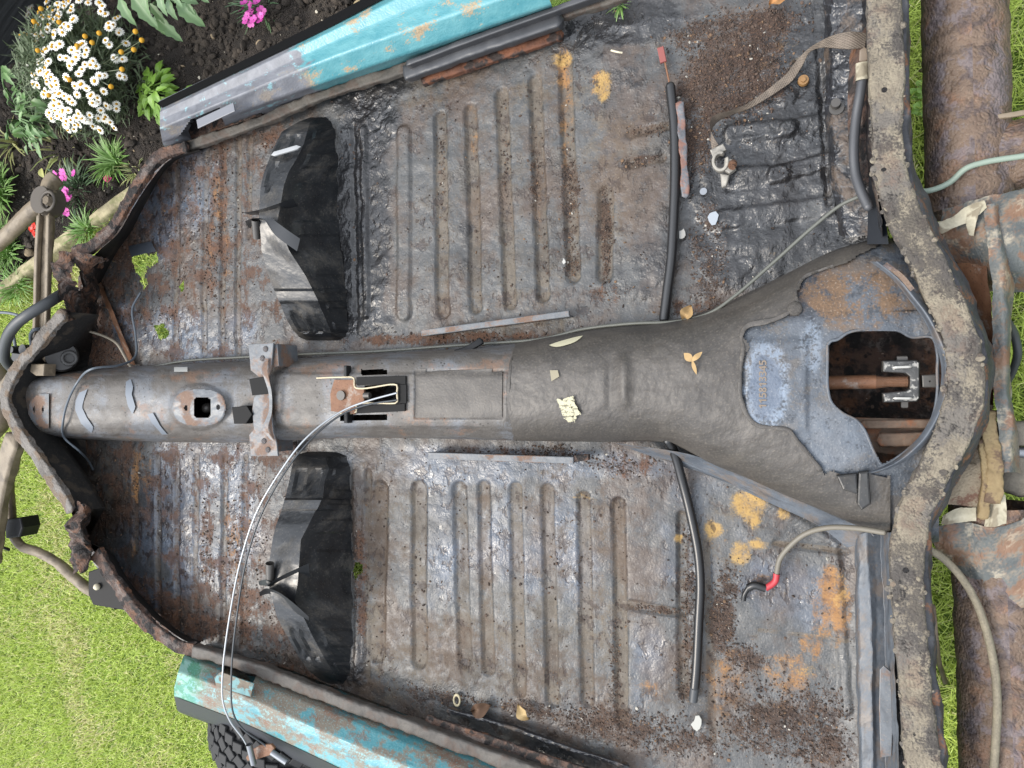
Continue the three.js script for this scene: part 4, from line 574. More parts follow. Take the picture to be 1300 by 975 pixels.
mesh('rear_strip', loft([pl([[1086, 690], [1086, 800], [1092, 1020]], 0.012), pl([[1090, 680], [1090, 800], [1094, 1020]], 0.045), pl([[1100, 676], [1106, 800], [1108, 1020]], 0.052), pl([[1112, 676], [1112, 800], [1112, 1020]], 0.044), pl([[1118, 676], [1124, 800], [1126, 1020]], 0.04), pl([[1132, 676], [1134, 800], [1144, 1020]], 0.11)], 120, 6, { rough: 0.003 }), slate, car, 'grey steel ridge in front of the rear flange beside the lawn');
mesh('bent_plate', prism([[1117, 850], [1122, 845], [1134, 855], [1138, 885], [1134, 905], [1132, 960], [1118, 962], [1116, 900]], 0.075, 0.004, 0.001), greyPaint, car);
mesh('ramp_strip', loft([pl([[865, 592], [920, 612], [980, 640], [1040, 668], [1075, 695]], 0.006), pl([[800, 570], [900, 592], [960, 614], [1020, 640], [1080, 668], [1096, 690]], 0.03), pl([[780, 562], [880, 578], [950, 604], [1020, 632], [1080, 656], [1110, 680]], 0.05)], 60, 5), slate, car, 'blue grey foot of the tunnel on the lawn side');

// torsion tube and frame behind
const tubeEnd = (pts, r, seg = 60) => surface(seg, 40, (u, v) => { const c = spline(pts), p = c.getPointAt(u), d = c.getTangentAt(u), s = new THREE.Vector3(d.z, 0, -d.x).normalize(), up = new THREE.Vector3(0, 1, 0), a = v * Math.PI * 2 + 1.57; const q = p.clone().addScaledVector(s, Math.cos(a) * r).addScaledVector(up, Math.sin(a) * r); const k = (smp(NB, q.x * 4 + q.y, q.z * 4) - 0.5) * 0.003 + (smp(NB, q.x * 11 + q.y * 5, q.z * 11) - 0.5) * 0.0025; return q.addScaledVector(s, Math.cos(a) * k).addScaledVector(up, Math.sin(a) * k); }, { flip: true });
mesh('torsion_tube', tubeEnd([P(1222, -60, 0), P(1226, 100, 0), P(1230, 270, 0)], 0.058), tubeRust, car, 'thick brown rusty cross tube end near the flower bed');
mesh('torsion_tube', tubeEnd([P(1262, 640, 0), P(1270, 800, 0), P(1278, 1040, 0)], 0.060), tubeRust, car, 'thick brown rusty cross tube end near the lawn');
mesh('frame_arm', tubeEnd([P(1222, 225, -0.01), P(1262, 205, -0.005), P(1310, 198, 0), P(1400, 196, 0)], 0.054), tubeRust, car, 'rusty arm branching off the cross tube');
mesh('edge_weld', bar([P(1246, 152, 0.035), P(1272, 148, 0.045), P(1330, 138, 0.045)], 0.008, 0.008, 20, 0.002), armMetal, car);
each('tube_flake', [bar([P(1178, 60, 0.0), P(1182, 110, 0.01), P(1184, 180, 0.0)], 0.010, 0.004, 20, 0.003), bar([P(1168, 88, -0.03), P(1176, 92, -0.01), P(1182, 130, 0.0)], 0.008, 0.004, 20, 0.003)], armMetal, car, 'peeling edge of the tube');
// yoke: frame fork plates behind the flange
mesh('frame_fork', [loft([pl([[1196, 265, 0.05], [1250, 250, 0.07], [1330, 235, 0.06]]), pl([[1192, 300, 0.05], [1262, 290, 0.085], [1330, 290, 0.075]]), pl([[1222, 345, 0.03], [1270, 340, 0.07], [1330, 345, 0.05]]), pl([[1238, 370, 0.0], [1290, 372, 0.02], [1330, 372, 0.0]])], 40, 6, { round: true, rough: 0.006 }), loft([pl([[1246, 262, 0.085], [1256, 320, 0.09], [1260, 400, 0.085], [1262, 480, 0.08], [1268, 540, 0.075], [1262, 600, 0.07]]), pl([[1262, 258, 0.09], [1272, 320, 0.095], [1276, 400, 0.09], [1278, 480, 0.085], [1285, 540, 0.08], [1284, 600, 0.07]]), pl([[1268, 262, 0.05], [1284, 330, 0.06], [1286, 400, 0.05], [1282, 480, 0.045], [1292, 540, 0.04], [1296, 600, 0.04]])], 60, 6, { round: true, rough: 0.006 })], forkRust, car, 'patchy grey and orange fork of the frame behind the flange');
mesh('fork_web', loft([pl([[1200, 300, 0.04], [1225, 370, 0.03], [1240, 430, 0.02], [1244, 500, 0.01]]), pl([[1250, 290, 0.07], [1256, 370, 0.06], [1262, 430, 0.05], [1262, 520, 0.04]])], 30, 8, { rough: 0.004 }), rodRust, car, 'orange brown web between the flange and the fork');
mesh('cream_sealer', [loft([pl([[1183, 283, 0.075], [1208, 276, 0.08], [1230, 262, 0.085], [1249, 254, 0.088]]), pl([[1190, 298, 0.072], [1210, 290, 0.077], [1234, 280, 0.085], [1252, 264, 0.09]])], 24, 4, { rough: 0.004 }), loft([pl([[1228, 272, 0.084], [1226, 285, 0.083], [1229, 299, 0.078]]), pl([[1246, 262, 0.09], [1240, 278, 0.088], [1235, 300, 0.08]])], 12, 4, { rough: 0.003 })], creamOld, car, 'flaking cream sealer on the fork');
mesh('gusset_plate', loft([pl([[1203, 640, 0.055], [1216, 600, 0.06], [1240, 555, 0.06], [1256, 515, 0.055]]), pl([[1246, 645, 0.06], [1250, 600, 0.065], [1257, 560, 0.065], [1262, 515, 0.06]])], 30, 8, { rough: 0.003 }), skin(bake(352, 352, 0.4, 0.4, (x, y) => { const b = smp(NB, x * 8, y * 8), f = smp(NF, x * 5, y * 5), a = smp(NA, x * 5, y * 5); return [...mix3(mix3(lin('#7a6d5d'), lin('#a5977f'), b * 0.4 + gn(x, y) * 0.6), lin('#6f5040'), sst(0.55, 0.7, a * 0.6 + gn(x, y) * 0.4)), 0.85, f * 0.6 + b * 0.4]; }), 0.003), car, 'stippled pinkish grey triangular gusset');
mesh('weld_bead', [bar([P(1252, 520, 0.06), P(1258, 560, 0.068), P(1262, 610, 0.07), P(1258, 640, 0.068)], 0.018, 0.014, 40, 0.005), bar([P(1246, 555, 0.064), P(1252, 610, 0.07), P(1246, 660, 0.065)], 0.012, 0.012, 30, 0.003)], skin(bake(352, 352, 0.4, 0.4, (x, y) => { const b = smp(NB, x * 7, y * 7), a = smp(NA, x * 5, y * 5); return [...mix3(mix3(lin('#76603f'), lin('#a5926a'), b * 0.5 + gn(x, y) * 0.5), lin('#5f4a38'), sst(0.46, 0.66, a * 0.6 + gn(x, y) * 0.4)), 0.8, b]; }), 0.003), car, 'yellow brown weld seam beside the gusset');
mesh('cream_sealer', [loft([pl([[1196, 655, 0.055], [1215, 646, 0.06], [1238, 645, 0.06]]), pl([[1194, 665, 0.055], [1216, 664, 0.062], [1238, 662, 0.062]])], 16, 4, { rough: 0.005 }), loft([pl([[1250, 640, 0.06], [1264, 622, 0.066], [1276, 628, 0.066]]), pl([[1250, 668, 0.058], [1264, 668, 0.066], [1278, 664, 0.066]])], 16, 4, { rough: 0.006 })], creamOld, car, 'lumpy cream sealer below the gusset');
mesh('fork_foot', loft([pl([[1180, 668, 0.045], [1220, 664, 0.055], [1270, 668, 0.06], [1330, 640, 0.06]]), pl([[1186, 690, 0.045], [1225, 690, 0.06], [1275, 695, 0.065], [1330, 690, 0.065]]), pl([[1200, 715, 0.0], [1235, 735, 0.05], [1280, 745, 0.06], [1330, 745, 0.06]]), pl([[1210, 730, -0.05], [1240, 760, 0.02], [1285, 775, 0.05], [1330, 775, 0.05]])], 50, 6, { round: true, rough: 0.006 }), forkRust, car, 'greenish grey welded foot of the fork on the tube');
each('bump_rubber', [bar([P(1262, 552, 0.03), P(1330, 548, 0.03)], 0.035, 0.03, 14, 0, { sharp: true }), bar([P(1262, 590, 0.0), P(1330, 600, 0.0)], 0.07, 0.06, 14, 0.006, { sharp: true })], skin(bake(256, 256, 0.3, 0.3, (x, y) => { const b = smp(NB, x * 7, y * 7), f = smp(NF, x * 5, y * 5); return [...mix3(lin('#4d4740'), lin('#8b8374'), b * 0.6 + f * 0.4), 0.85, b]; }), 0.002), car, 'dirty round fittings at the photograph edge behind the gusset');
mesh('steel_pin', pipem([P(1285, 574, 0.03), P(1330, 575, 0.03)], 0.008, 4, 14), zinc, car);
mesh('dark_socket', bar([P(1268, 575, 0.03), P(1286, 574, 0.03)], 0.036, 0.03, 10, 0.002, { sharp: true }), plain('#2c2926', 0.7), car);

// front cross member: black bulkheads dropping to the floor, crusted top flange
const capU = [[8, 505], [12, 488], [26, 462], [48, 438], [66, 415], [84, 396]], capL = [[8, 505], [14, 528], [30, 556], [52, 586], [72, 616], [92, 650]];
const deepBlack = skin(bake(384, 384, 0.5, 0.5, (x, y) => { const b = smp(NB, x * 5, y * 5), f = smp(NF, x * 5, y * 5), a = smp(NA, x * 4, y * 4); return [...mix3(mix3(lin('#0c0c0c'), lin('#1d1c1b'), b), lin('#4f4538'), sst(0.78, 0.9, f) + 0.5 * sst(0.62, 0.8, a)), 0.6, b]; }), 0.001);
mesh('front_bulkhead', loft([capU.map(([x, y]) => P(x + 4, y, 0.15)), capU.map(([x, y]) => { const p = P(x + 4, y, 0.15); p.x += 0.003; p.y = PAN + 0.078; return p; }), pl([[112, 478], [114, 468], [116, 455], [117, 442], [118, 430], [118, 418]], -0.004)], 40, 8), deepBlack, car, 'dark front bulkhead with a rubber grommet on the flower bed side');
mesh('front_bulkhead', loft([capL.map(([x, y]) => P(x + 4, y, 0.15)), capL.map(([x, y]) => { const p = P(x + 4, y, 0.15); p.x += 0.003; p.y = PAN + 0.078; return p; }), pl([[110, 552], [111, 570], [112, 595], [112, 620], [113, 650], [113, 680]], -0.004)], 40, 8), deepBlack, car, 'black front bulkhead on the lawn side');
const flangeMat = skin(bake(400, 400, 0.6, 0.6, (x, y) => { const b = smp(NB, x * 7, y * 7), f = smp(NF, x * 4, y * 4), a = smp(NA, x * 5, y * 5); return [...mix3(mix3(lin('#4a443f'), lin('#8d8780'), b * 0.6 + f * 0.4), lin('#6e5a45'), sst(0.5, 0.66, a) * 0.8), 0.8, b * 0.6 + f * 0.4]; }), 0.005);
mesh('front_flange', bar([...capU.slice().reverse(), ...capL.slice(1)].map(([x, y]) => P(x, y, 0.155)), 0.027, 0.014, 130, 0.0036, { n: 20, pw: 0.3 }), flangeMat, car, 'grey crusted flange along the top of the front cross member');
mesh('crust_corner', [loft([pl([[78, 320, 0.14], [70, 345, 0.15], [78, 380, 0.155], [90, 410, 0.15]]), pl([[100, 318, 0.14], [96, 345, 0.13], [102, 372, 0.10], [104, 400, 0.08]]), pl([[118, 325, 0.13], [112, 345, 0.1], [112, 375, 0.05], [112, 420, 0.02]]), pl([[140, 330, 0.05], [124, 350, 0.03], [122, 390, 0.01], [122, 450, 0.002]])], 50, 12, { round: true, rough: 0.022, hole: (u, v) => Math.hypot((u - 0.42) / 0.2, (v - 0.34) / 0.1) < 1 })], crust, car, 'thick brown rust flakes at the front corner near the flower bed');
mesh('crust_corner', loft([pl([[94, 640, 0.15], [92, 670, 0.15], [88, 700, 0.145], [92, 728, 0.14]]), pl([[104, 640, 0.15], [108, 670, 0.155], [110, 700, 0.15], [108, 722, 0.14]]), pl([[112, 640, 0.08], [113, 670, 0.10], [114, 700, 0.10], [112, 716, 0.09]])], 40, 10, { round: true, rough: 0.025 }), crust, car, 'thick brown rust flakes at the front corner near the lawn');
mesh('side_flange', bar(pl([[92, 322, 0.12], [118, 312, 0.115], [142, 290, 0.10], [162, 258, 0.085], [184, 222, 0.07], [206, 197, 0.06], [240, 186, 0.055]]), (u) => 0.029 - 0.006 * u, 0.012, 110, 0.0032, { n: 20, pw: 0.25 }), crust, car, 'rusted side flange near the flower bed');
mesh('side_flange', bar(pl([[122, 700, 0.11], [132, 716, 0.11], [150, 745, 0.10], [178, 782, 0.09], [206, 806, 0.08], [232, 822, 0.07], [250, 826, 0.065]]), (u) => 0.034 - 0.006 * u, 0.012, 110, 0.004, { n: 20, pw: 0.25 }), crust, car, 'flaking side flange near the lawn');
mesh('side_wall', loft([pl([[100, 345, 0.11], [126, 318, 0.11], [150, 296, 0.09], [170, 262, 0.075], [194, 226, 0.06], [214, 204, 0.05], [252, 190, 0.05]]), pl([[112, 390], [150, 318], [165, 298], [184, 262], [206, 222], [222, 205], [256, 192]], -0.004)], 60, 4), deepBlack, car);
mesh('side_wall', loft([pl([[116, 690, 0.10], [132, 700, 0.10], [155, 736, 0.09], [182, 772, 0.08], [212, 798, 0.07], [236, 814, 0.06], [252, 818, 0.055]]), pl([[118, 690], [140, 700], [162, 734], [190, 768], [218, 794], [240, 808], [256, 814]], -0.004)], 60, 4), deepBlack, car);
mesh('side_wall', loft([pl([[88, 640, 0.15], [96, 668, 0.14], [108, 690, 0.12], [128, 708, 0.11], [150, 738, 0.1]]), pl([[104, 640], [106, 664], [110, 684], [132, 704], [160, 734]], -0.01)], 40, 4), crust, car);  // extra wall piece added to close a gap where sunlight reached the floor
mesh('floor_patch', loft([pl([[123, 362, 0.003], [165, 462, 0.003]]), pl([[128, 358, 0.012], [172, 464, 0.012]]), pl([[172, 462, 0.003], [174, 464, 0.003]])].slice(0, 2), 30, 3, { rough: 0.002 }), rodRust, car, 'thin rusty ridge across the front of the floor');
const gr = P(78, 452, 0.085), gq = P(88, 455, 0.075);
mesh('grommet', [new THREE.CylinderGeometry(0.032, 0.036, 0.02, 28).rotateZ(-0.9).translate(gr.x, gr.y, gr.z), new THREE.CylinderGeometry(0.017, 0.019, 0.02, 24, 1, true).rotateZ(-0.9).translate(gq.x, gq.y, gq.z), new THREE.TorusGeometry(0.014, 0.004, 10, 24).rotateX(1.57).rotateZ(-0.9).translate(gq.x + 0.008, gq.y + 0.006, gq.z)], plain('#4b4a49', 0.6), car, 'round grey rubber grommet in the front bulkhead');
mesh('mount_block', prism([[39, 462], [56, 462], [55, 477], [45, 477], [38, 472]], 0.135, 0.03, 0.002), armMetal, car, 'pale stamped block at the front end of the tunnel');

// sills: painted box sections along both sides
function sillSkin(upper) {
  return skin(bake(1600, 200, 1.6, 0.2, (s, t) => {                           // s metres from the front end, t metres across
    const a = smp(NA, s * 3, t * 3 + (upper ? 0 : 0.4)), b = smp(NB, s * 7, t * 7), f = smp(NF, s * 4, t * 4), q = smp(NB, s * 3 + 0.3, t * 5);
    let teal = mix3(lin('#4d8f99'), lin('#74aeb2'), b * 0.7), c = teal, ro = 0.28 + 0.1 * b;
    if (upper) {
      const gr = 1 - sst(0.36, 0.375, s + 0.05 * (q - 0.5) + 0.012 * (b - 0.5)); c = mix3(c, mix3(lin('#66686e'), lin('#85878d'), b), gr); ro = lerp(ro, 0.55, gr); c = mix3(c, lin('#8fbfc6'), gr * sst(0.68, 0.78, smp(NB, s * 6, t * 6 + 0.2) * 0.6 + gn(s, t) * 0.4) * 0.8);
      const w = sst(0.6, 0.7, a * 0.3 + q * 0.3 + gn(s, t) * 0.3 + 0.13 * (1 - sst(0.008, 0.02, Math.abs(t - 0.062))) + 0.16 * sst(0.06, 0.02, Math.abs(s - 0.52)) * sst(0.135, 0.15, t) + 0.12 * sst(0.95, 1.05, s)); c = mix3(c, mix3(lin('#8d7a60'), lin('#b9a688'), f), w * (1 - gr * 0.6)); ro = lerp(ro, 0.85, w);
    } else {
      const bare = sst(0.47, 0.6, q * 0.4 + b * 0.25 + gn(s, t) * 0.35 + 0.13 * sst(0.65, 0.15, s)); c = mix3(c, mix3(lin('#6d6154'), lin('#938573'), f * 0.6 + b * 0.4), bare * 0.95); ro = lerp(ro, 0.75, bare);
      const grn = 1 - sst(0.03, 0.09, s + 0.03 * (b - 0.5)); c = mix3(c, mix3(lin('#4a8f72'), lin('#86b3a6'), sst(0.45, 0.6, b)), grn * 0.9);
      const ru = sst(0.6, 0.72, smp(NB, s * 4 + 0.7, t * 4) * 0.6 + gn(s, t) * 0.4); c = mix3(c, lin('#7d5540'), ru * 0.6); c = mix3(c, lin('#7fb6bd'), sst(0.66, 0.8, f) * 0.5);
      const hem = sst(0.078, 0.084, t) * sst(0.108, 0.1, t) * sst(0.3, 0.45, b); c = mix3(c, mix3(lin('#6da3a8'), lin('#8fbcbe'), f), hem * sst(0.35, 0.6, gn(s, t)) * 0.8);
    }
    return [...c, ro, b * 0.4 + f * 0.2];
  }), 0.0012, { tone: 0.68 });
}
const sillU = [[[205, 134], [310, 84], [413, 34], [520, -22], [640, -84]], [[203, 142], [310, 92], [413, 43], [520, -10], [640, -70]], [[203, 152], [310, 106], [413, 58], [530, 8], [660, -50]], [[203, 163], [310, 118], [413, 76], [535, 32], [690, -20]], [[206, 180], [310, 140], [413, 104], [535, 62], [700, 6]], [[210, 190], [312, 150], [415, 114], [535, 74], [702, 14]]];
const hU = [0.085, 0.116, 0.108, 0.120, 0.085, 0.03], subdiv = (r) => { const c = new THREE.CatmullRomCurve3(r.map(([x, y]) => new THREE.Vector3(x, y, 0))); return c.getPoints(12).map((p) => [p.x, p.y]); };
const railsU = sillU.map((r, k) => subdiv(r).map(([x, y]) => P(x, y, hU[k])));
const sillHoleU = (u, v) => v > 0.70 && v < 0.995 && u < 0.19 && u > 0.10 - 0.33 * (v - 0.70);
mesh('sill', [loft([sillU[0].map(([x, y]) => P(x - 3, y - 6, 0.0)), railsU[0], railsU[1], railsU[2], railsU[3], railsU[4], railsU[5]].map((r) => r), 150, 8, { hole: sillHoleU }), loft([railsU[5], railsU[5].map((p) => p.clone().setY(PAN - 0.0)), sillU[0].map(([x, y]) => P(x - 3, y - 6, 0.0))], 60, 2), loft(railsU.map((r) => [r[0], r[0].clone().setY(PAN)]).map((r) => r), 2, 3)], sillSkin(true), car, 'turquoise sill with a bare grey front end beside the flower bed');
mesh('sill_shade_liner', prism([[214, 186], [216, 166], [320, 126], [332, 146]], 0.03, 0.018, 0.001), crust, car);  // dark sheet added under the cut-out to give the sill a shaded inside
mesh('sill_flap', prism([[249, 152], [296, 130], [298, 141], [272, 153], [251, 163]], 0.122, 0.003, 0.0008), plain('#73757b', 0.4), car, 'cut and bent flap of the sill near the flower bed');
mesh('sill_trim', loft([[[200, 130], [310, 76], [413, 24], [520, -34]].map(([x, y]) => P(x, y, 0.09)), [[206, 137], [312, 86], [415, 36], [522, -22]].map(([x, y]) => P(x, y, 0.104))], 60, 3), black, car, 'black outer edge of the sill near the flower bed');
mesh('sill_channel', bar(pl([[212, 196, 0.04], [330, 155, 0.035], [415, 120, 0.035], [535, 82, 0.035], [705, 22, 0.035], [800, -8, 0.035]]), 0.02, 0.016, 120, 0.004), skin(bake(384, 384, 0.5, 0.5, (x, y) => { const b = smp(NB, x * 6, y * 6), a = smp(NA, x * 6, y * 6); return [...mix3(mix3(lin('#3a3733'), lin('#6d675e'), b * 0.5 + gn(x, y) * 0.5), lin('#4e3c30'), sst(0.5, 0.7, a * 0.6 + gn(x, y) * 0.4) * 0.7), 0.75, b]; }), 0.002), car, 'narrow dirty channel under the sill near the flower bed');
mesh('side_bar', [bar(pl([[512, 96, 0.045], [600, 64, 0.045], [716, 24, 0.045]]), 0.028, 0.02, 50, 0.002, { sharp: true }), bar(pl([[515, 84, 0.06], [600, 52, 0.06], [712, 12, 0.06], [780, -12, 0.06]]), 0.012, 0.02, 50, 0.001)], plain('#3c3d40', 0.4), car, 'dark steel side bar behind the sill near the flower bed');
mesh('rust_channel', bar(pl([[534, 102, 0.02], [620, 74, 0.02], [716, 42, 0.02]]), 0.024, 0.014, 50, 0.003, { sharp: true }), skin(bake(384, 384, 0.5, 0.5, (x, y) => { const b = smp(NB, x * 6, y * 6), a = smp(NA, x * 6, y * 6); return [...mix3(mix3(lin('#4a2c1e'), lin('#7d4c30'), b), lin('#2a1d17'), sst(0.55, 0.7, a)), 0.8, b]; }), 0.003), car, 'red brown rusted channel below the side bar');
const sillL = [[[236, 829], [325, 855], [408, 886], [540, 938], [650, 980], [760, 1022]], [[232, 836], [322, 866], [404, 898], [535, 952], [640, 996], [750, 1040]], [[226, 853], [316, 886], [395, 922], [525, 976], [630, 1022], [740, 1070]], [[223, 866], [312, 898], [390, 932], [518, 990], [622, 1038], [730, 1086]], [[221, 873], [309, 906], [387, 940], [514, 998], [618, 1046], [726, 1094]], [[221, 883], [306, 916], [384, 952], [510, 1012], [614, 1060], [722, 1108]]];
const hL = [0.055, 0.085, 0.115, 0.113, 0.106, 0.096];
const railsL = sillL.map((r, k) => subdiv(r).map(([x, y]) => P(x, y, hL[k])));
const sillHoleL = (u, v) => v > 0.02 && v < 0.19 && u > 0.11 && u < 0.21;
mesh('sill', [loft([...railsL, sillL[5].map(([x, y]) => P(x + 2, y + 6, 0.0))], 150, 8, { hole: sillHoleL }), loft([sillL[5].map(([x, y]) => P(x + 2, y + 6, 0.0)), railsL[0].map((p) => p.clone().setY(PAN)), railsL[0]], 60, 2), loft(railsL.map((r) => [r[0], r[0].clone().setY(PAN)]), 2, 3)], sillSkin(false), car, 'worn turquoise sill with a green front end beside the lawn');
mesh('sill_flap', prism([[272, 860], [280, 853], [322, 868], [318, 885], [274, 871]], 0.121, 0.003, 0.0008), skin(bake(256, 256, 0.2, 0.2, (x, y) => { const b = smp(NB, x * 9, y * 9); return [...mix3(mix3(lin('#5d5245'), lin('#7d705e'), b), lin('#6f9c9e'), sst(0.55, 0.7, smp(NB, x * 9, y * 9 + 0.4))), 0.7, b]; }), 0.001), car, 'bent flap of the sill near the lawn');
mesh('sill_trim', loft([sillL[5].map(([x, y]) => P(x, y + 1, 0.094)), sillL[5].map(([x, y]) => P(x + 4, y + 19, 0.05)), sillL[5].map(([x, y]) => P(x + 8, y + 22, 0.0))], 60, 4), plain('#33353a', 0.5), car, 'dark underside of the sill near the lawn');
mesh('sill_channel', bar(pl([[246, 825, 0.075], [325, 848, 0.072], [410, 880, 0.068], [540, 928, 0.064], [650, 968, 0.06], [800, 1020, 0.06]]), 0.026, 0.022, 140, 0.003), skin(bake(384, 384, 0.5, 0.5, (x, y) => { const b = smp(NB, x * 6, y * 6), a = smp(NA, x * 6, y * 6); return [...mix3(mix3(lin('#34312e'), lin('#645e57'), b * 0.5 + gn(x, y) * 0.5), lin('#4e3c30'), sst(0.5, 0.7, a * 0.6 + gn(x, y) * 0.4) * 0.7), 0.65, b]; }), 0.002), car, 'dirty round channel along the sill near the lawn');
mesh('side_bar', bar(pl([[538, 917, 0.05], [620, 944, 0.05], [700, 972, 0.05], [790, 1000, 0.05]]), 0.032, 0.008, 60, 0.002, { sharp: true, pw: 0.25 }), crust, car, 'rusty flat side bar behind the sill near the lawn');
mesh('edge_strip', bar(pl([[566, 900, 0.02], [640, 920, 0.02], [720, 948, 0.02], [800, 974, 0.02]]), 0.008, 0.012, 60, 0.002), tarSteel, car, 'narrow black upright edge of the floor near the lawn');  // thin black strip along the edge of the floor

// front axle parts
mesh('steering_arm', [bar([P(62, 236, 0.13), P(60, 262, 0.12), P(58, 300, 0.11), P(54, 370, 0.10), P(50, 440, 0.10), P(48, 470, 0.10)], (u) => 0.042 - 0.006 * u, 0.018, 60, 0.001), bar([P(51, 270, 0.132), P(48, 320, 0.122), P(46, 400, 0.113), P(44, 460, 0.112)], 0.010, 0.012, 40, 0), bar([P(63, 270, 0.132), P(62, 320, 0.122), P(60, 400, 0.113), P(57, 460, 0.112)], 0.010, 0.012, 40, 0)], armMetal, car, 'long channelled steering arm at the front');
mesh('arm_joint', [new THREE.CylinderGeometry(0.03, 0.032, 0.04, 28).translate(...P(61, 256, 0.125).toArray()), new THREE.TorusGeometry(0.02, 0.004, 8, 24).rotateX(1.57).translate(...P(61, 255, 0.147).toArray())], plain('#4a4238', 0.6), car, 'round dark ball joint of the steering arm');
mesh('joint_nut', new THREE.CylinderGeometry(0.010, 0.011, 0.016, 6).translate(...P(62, 255, 0.152).toArray()), armMetal, car);
mesh('track_rod', [tubeEnd([P(52, 258, 0.115), P(30, 278, 0.11), P(8, 300, 0.105), P(-60, 352, 0.09)], 0.018, 40), bar([P(60, 246, 0.13), P(65, 232, 0.12), P(74, 224, 0.11)], 0.032, 0.03, 14, 0.001)], armMetal, car, 'bent round track rod meeting the steering arm');
mesh('brake_hose', pipem([P(82, 371, 0.12), P(60, 385, 0.17), P(38, 398, 0.19), P(20, 412, 0.19), P(8, 432, 0.17), P(6, 455, 0.14), P(18, 470, 0.10)], 0.012, 60, 12), rubberGrey, car, 'black rubber hose curving at the front');
mesh('master_cylinder', [prism([[14, 443], [22, 441], [38, 444], [40, 462], [30, 470], [20, 468], [12, 456]], 0.08, 0.06, 0.006), new THREE.CylinderGeometry(0.008, 0.01, 0.02, 12).translate(...P(19, 444, 0.10).toArray()), new THREE.CylinderGeometry(0.012, 0.012, 0.03, 16).translate(...P(36, 444, 0.10).toArray())], plain('#1c1d1f', 0.45), car, 'small black cylinder with a thin pipe at the front');
mesh('thin_pipe', [pipem([P(-20, 397, 0.10), P(8, 397, 0.10), P(22, 400, 0.10), P(29, 404, 0.10), P(26, 410, 0.10), P(16, 418, 0.10), P(18, 430, 0.10), P(20, 442, 0.10)], 0.0035, 60, 8), pipem([P(40, 440, 0.11), P(39, 425, 0.13), P(45, 418, 0.14), P(52, 418, 0.13)], 0.004, 30, 8)], wireGrey, car, 'thin grey pipes at the front cylinder');
mesh('axle_beam', [tubeEnd([P(-40, 455, 0.06), P(-6, 480, 0.06), P(0, 520, 0.06), P(-30, 560, 0.05)], 0.035, 30), bar([P(22, 470, 0.1), P(4, 494, 0.11), P(-20, 505, 0.1)], 0.03, 0.02, 14, 0.002), bar([P(22, 552, 0.09), P(14, 575, 0.08), P(2, 620, 0.07), P(-8, 680, 0.07), P(-12, 720, 0.07)], 0.05, 0.03, 30, 0.003)], armMetal, car, 'brown front axle beam at the photograph edge');
mesh('stabiliser_bar', tubeEnd([P(10, 590, 0.02), P(13, 640, 0.02), P(18, 680, 0.02), P(28, 694, 0.02), P(50, 702, 0.01), P(72, 714, 0.0), P(92, 732, -0.01), P(118, 752, -0.02), P(150, 768, -0.03)], 0.012, 90), armMetal, car, 'bent round stabiliser bar curving over the lawn');
mesh('bar_bush', prism([[5, 660], [25, 657], [28, 670], [24, 682], [7, 684]], 0.04, 0.05, 0.004), rubber, car, 'black rubber block round the stabiliser bar');
mesh('small_hook', pipem([P(-4, 693, 0.02), P(6, 696, 0.02), P(12, 698, 0.01)], 0.004, 10, 8), rubber, car);
mesh('front_tray', prism([[112, 726], [140, 716], [164, 776], [118, 768], [112, 755]], 0.02, 0.03, 0.002), black, car, 'black bracket corner sticking out over the lawn');
const tr = mesh('tray_bolt', new THREE.SphereGeometry(0.008, 8, 6).translate(...P(123, 745, 0.025).toArray()), cream, car);

mesh('floor_flap', loft([pl([[163, 313, 0.004], [192, 306, 0.006]]), pl([[167, 326, 0.020], [198, 319, 0.018]])], 8, 6, { rough: 0.002 }), plain('#474c53', 0.4), car, 'bent dark grey flap over the rusted hole in the floor');
mesh('floor_screw', [new THREE.CylinderGeometry(0.008, 0.009, 0.006, 16).translate(...P(1020, 102, 0.008).toArray()), new THREE.CylinderGeometry(0.004, 0.004, 0.009, 6).translate(...P(1020, 102, 0.010).toArray())], plain('#8f6a3c', 0.6), car, 'small orange screw head in the tarry floor');

{ // lumps in the putty; black domes stand in for the shade in its holes
  const r = rng(44), c = new THREE.CatmullRomCurve3(FL.map(([x, y]) => P(x, y, 0.142))), lumps = [];
  for (let i = 0; i < 700; i++) { const u = r(), p = c.getPointAt(u), k = 0.001 + 0.003 * Math.pow(r(), 3), g = new THREE.IcosahedronGeometry(k, 1); g.scale(1 + r(), 0.5, 1 + r()); g.rotateY(r() * 6); g.translate(p.x + (r() - 0.5) * 0.046, p.y - 0.001 - 0.001 * r(), p.z + (r() - 0.5) * 0.02); const q = g.attributes.position, w = g.attributes.uv, o = r() * 3; for (let j = 0; j < q.count; j++) w.setXY(j, q.getX(j) + o, q.getZ(j)); lumps.push(g); }
  const m = mesh('putty_crumb', lumps, sealant, car); m.userData.kind = 'stuff';
  for (const [x, y] of [[1123, 114], [1122, 216], [1150, 724], [1160, 932]]) mesh('hole_shade_dot', new THREE.SphereGeometry(0.0042, 10, 6).scale(1, 0.3, 1).translate(...P(x, y, 0.1425).toArray()), tarSteel, car);
}

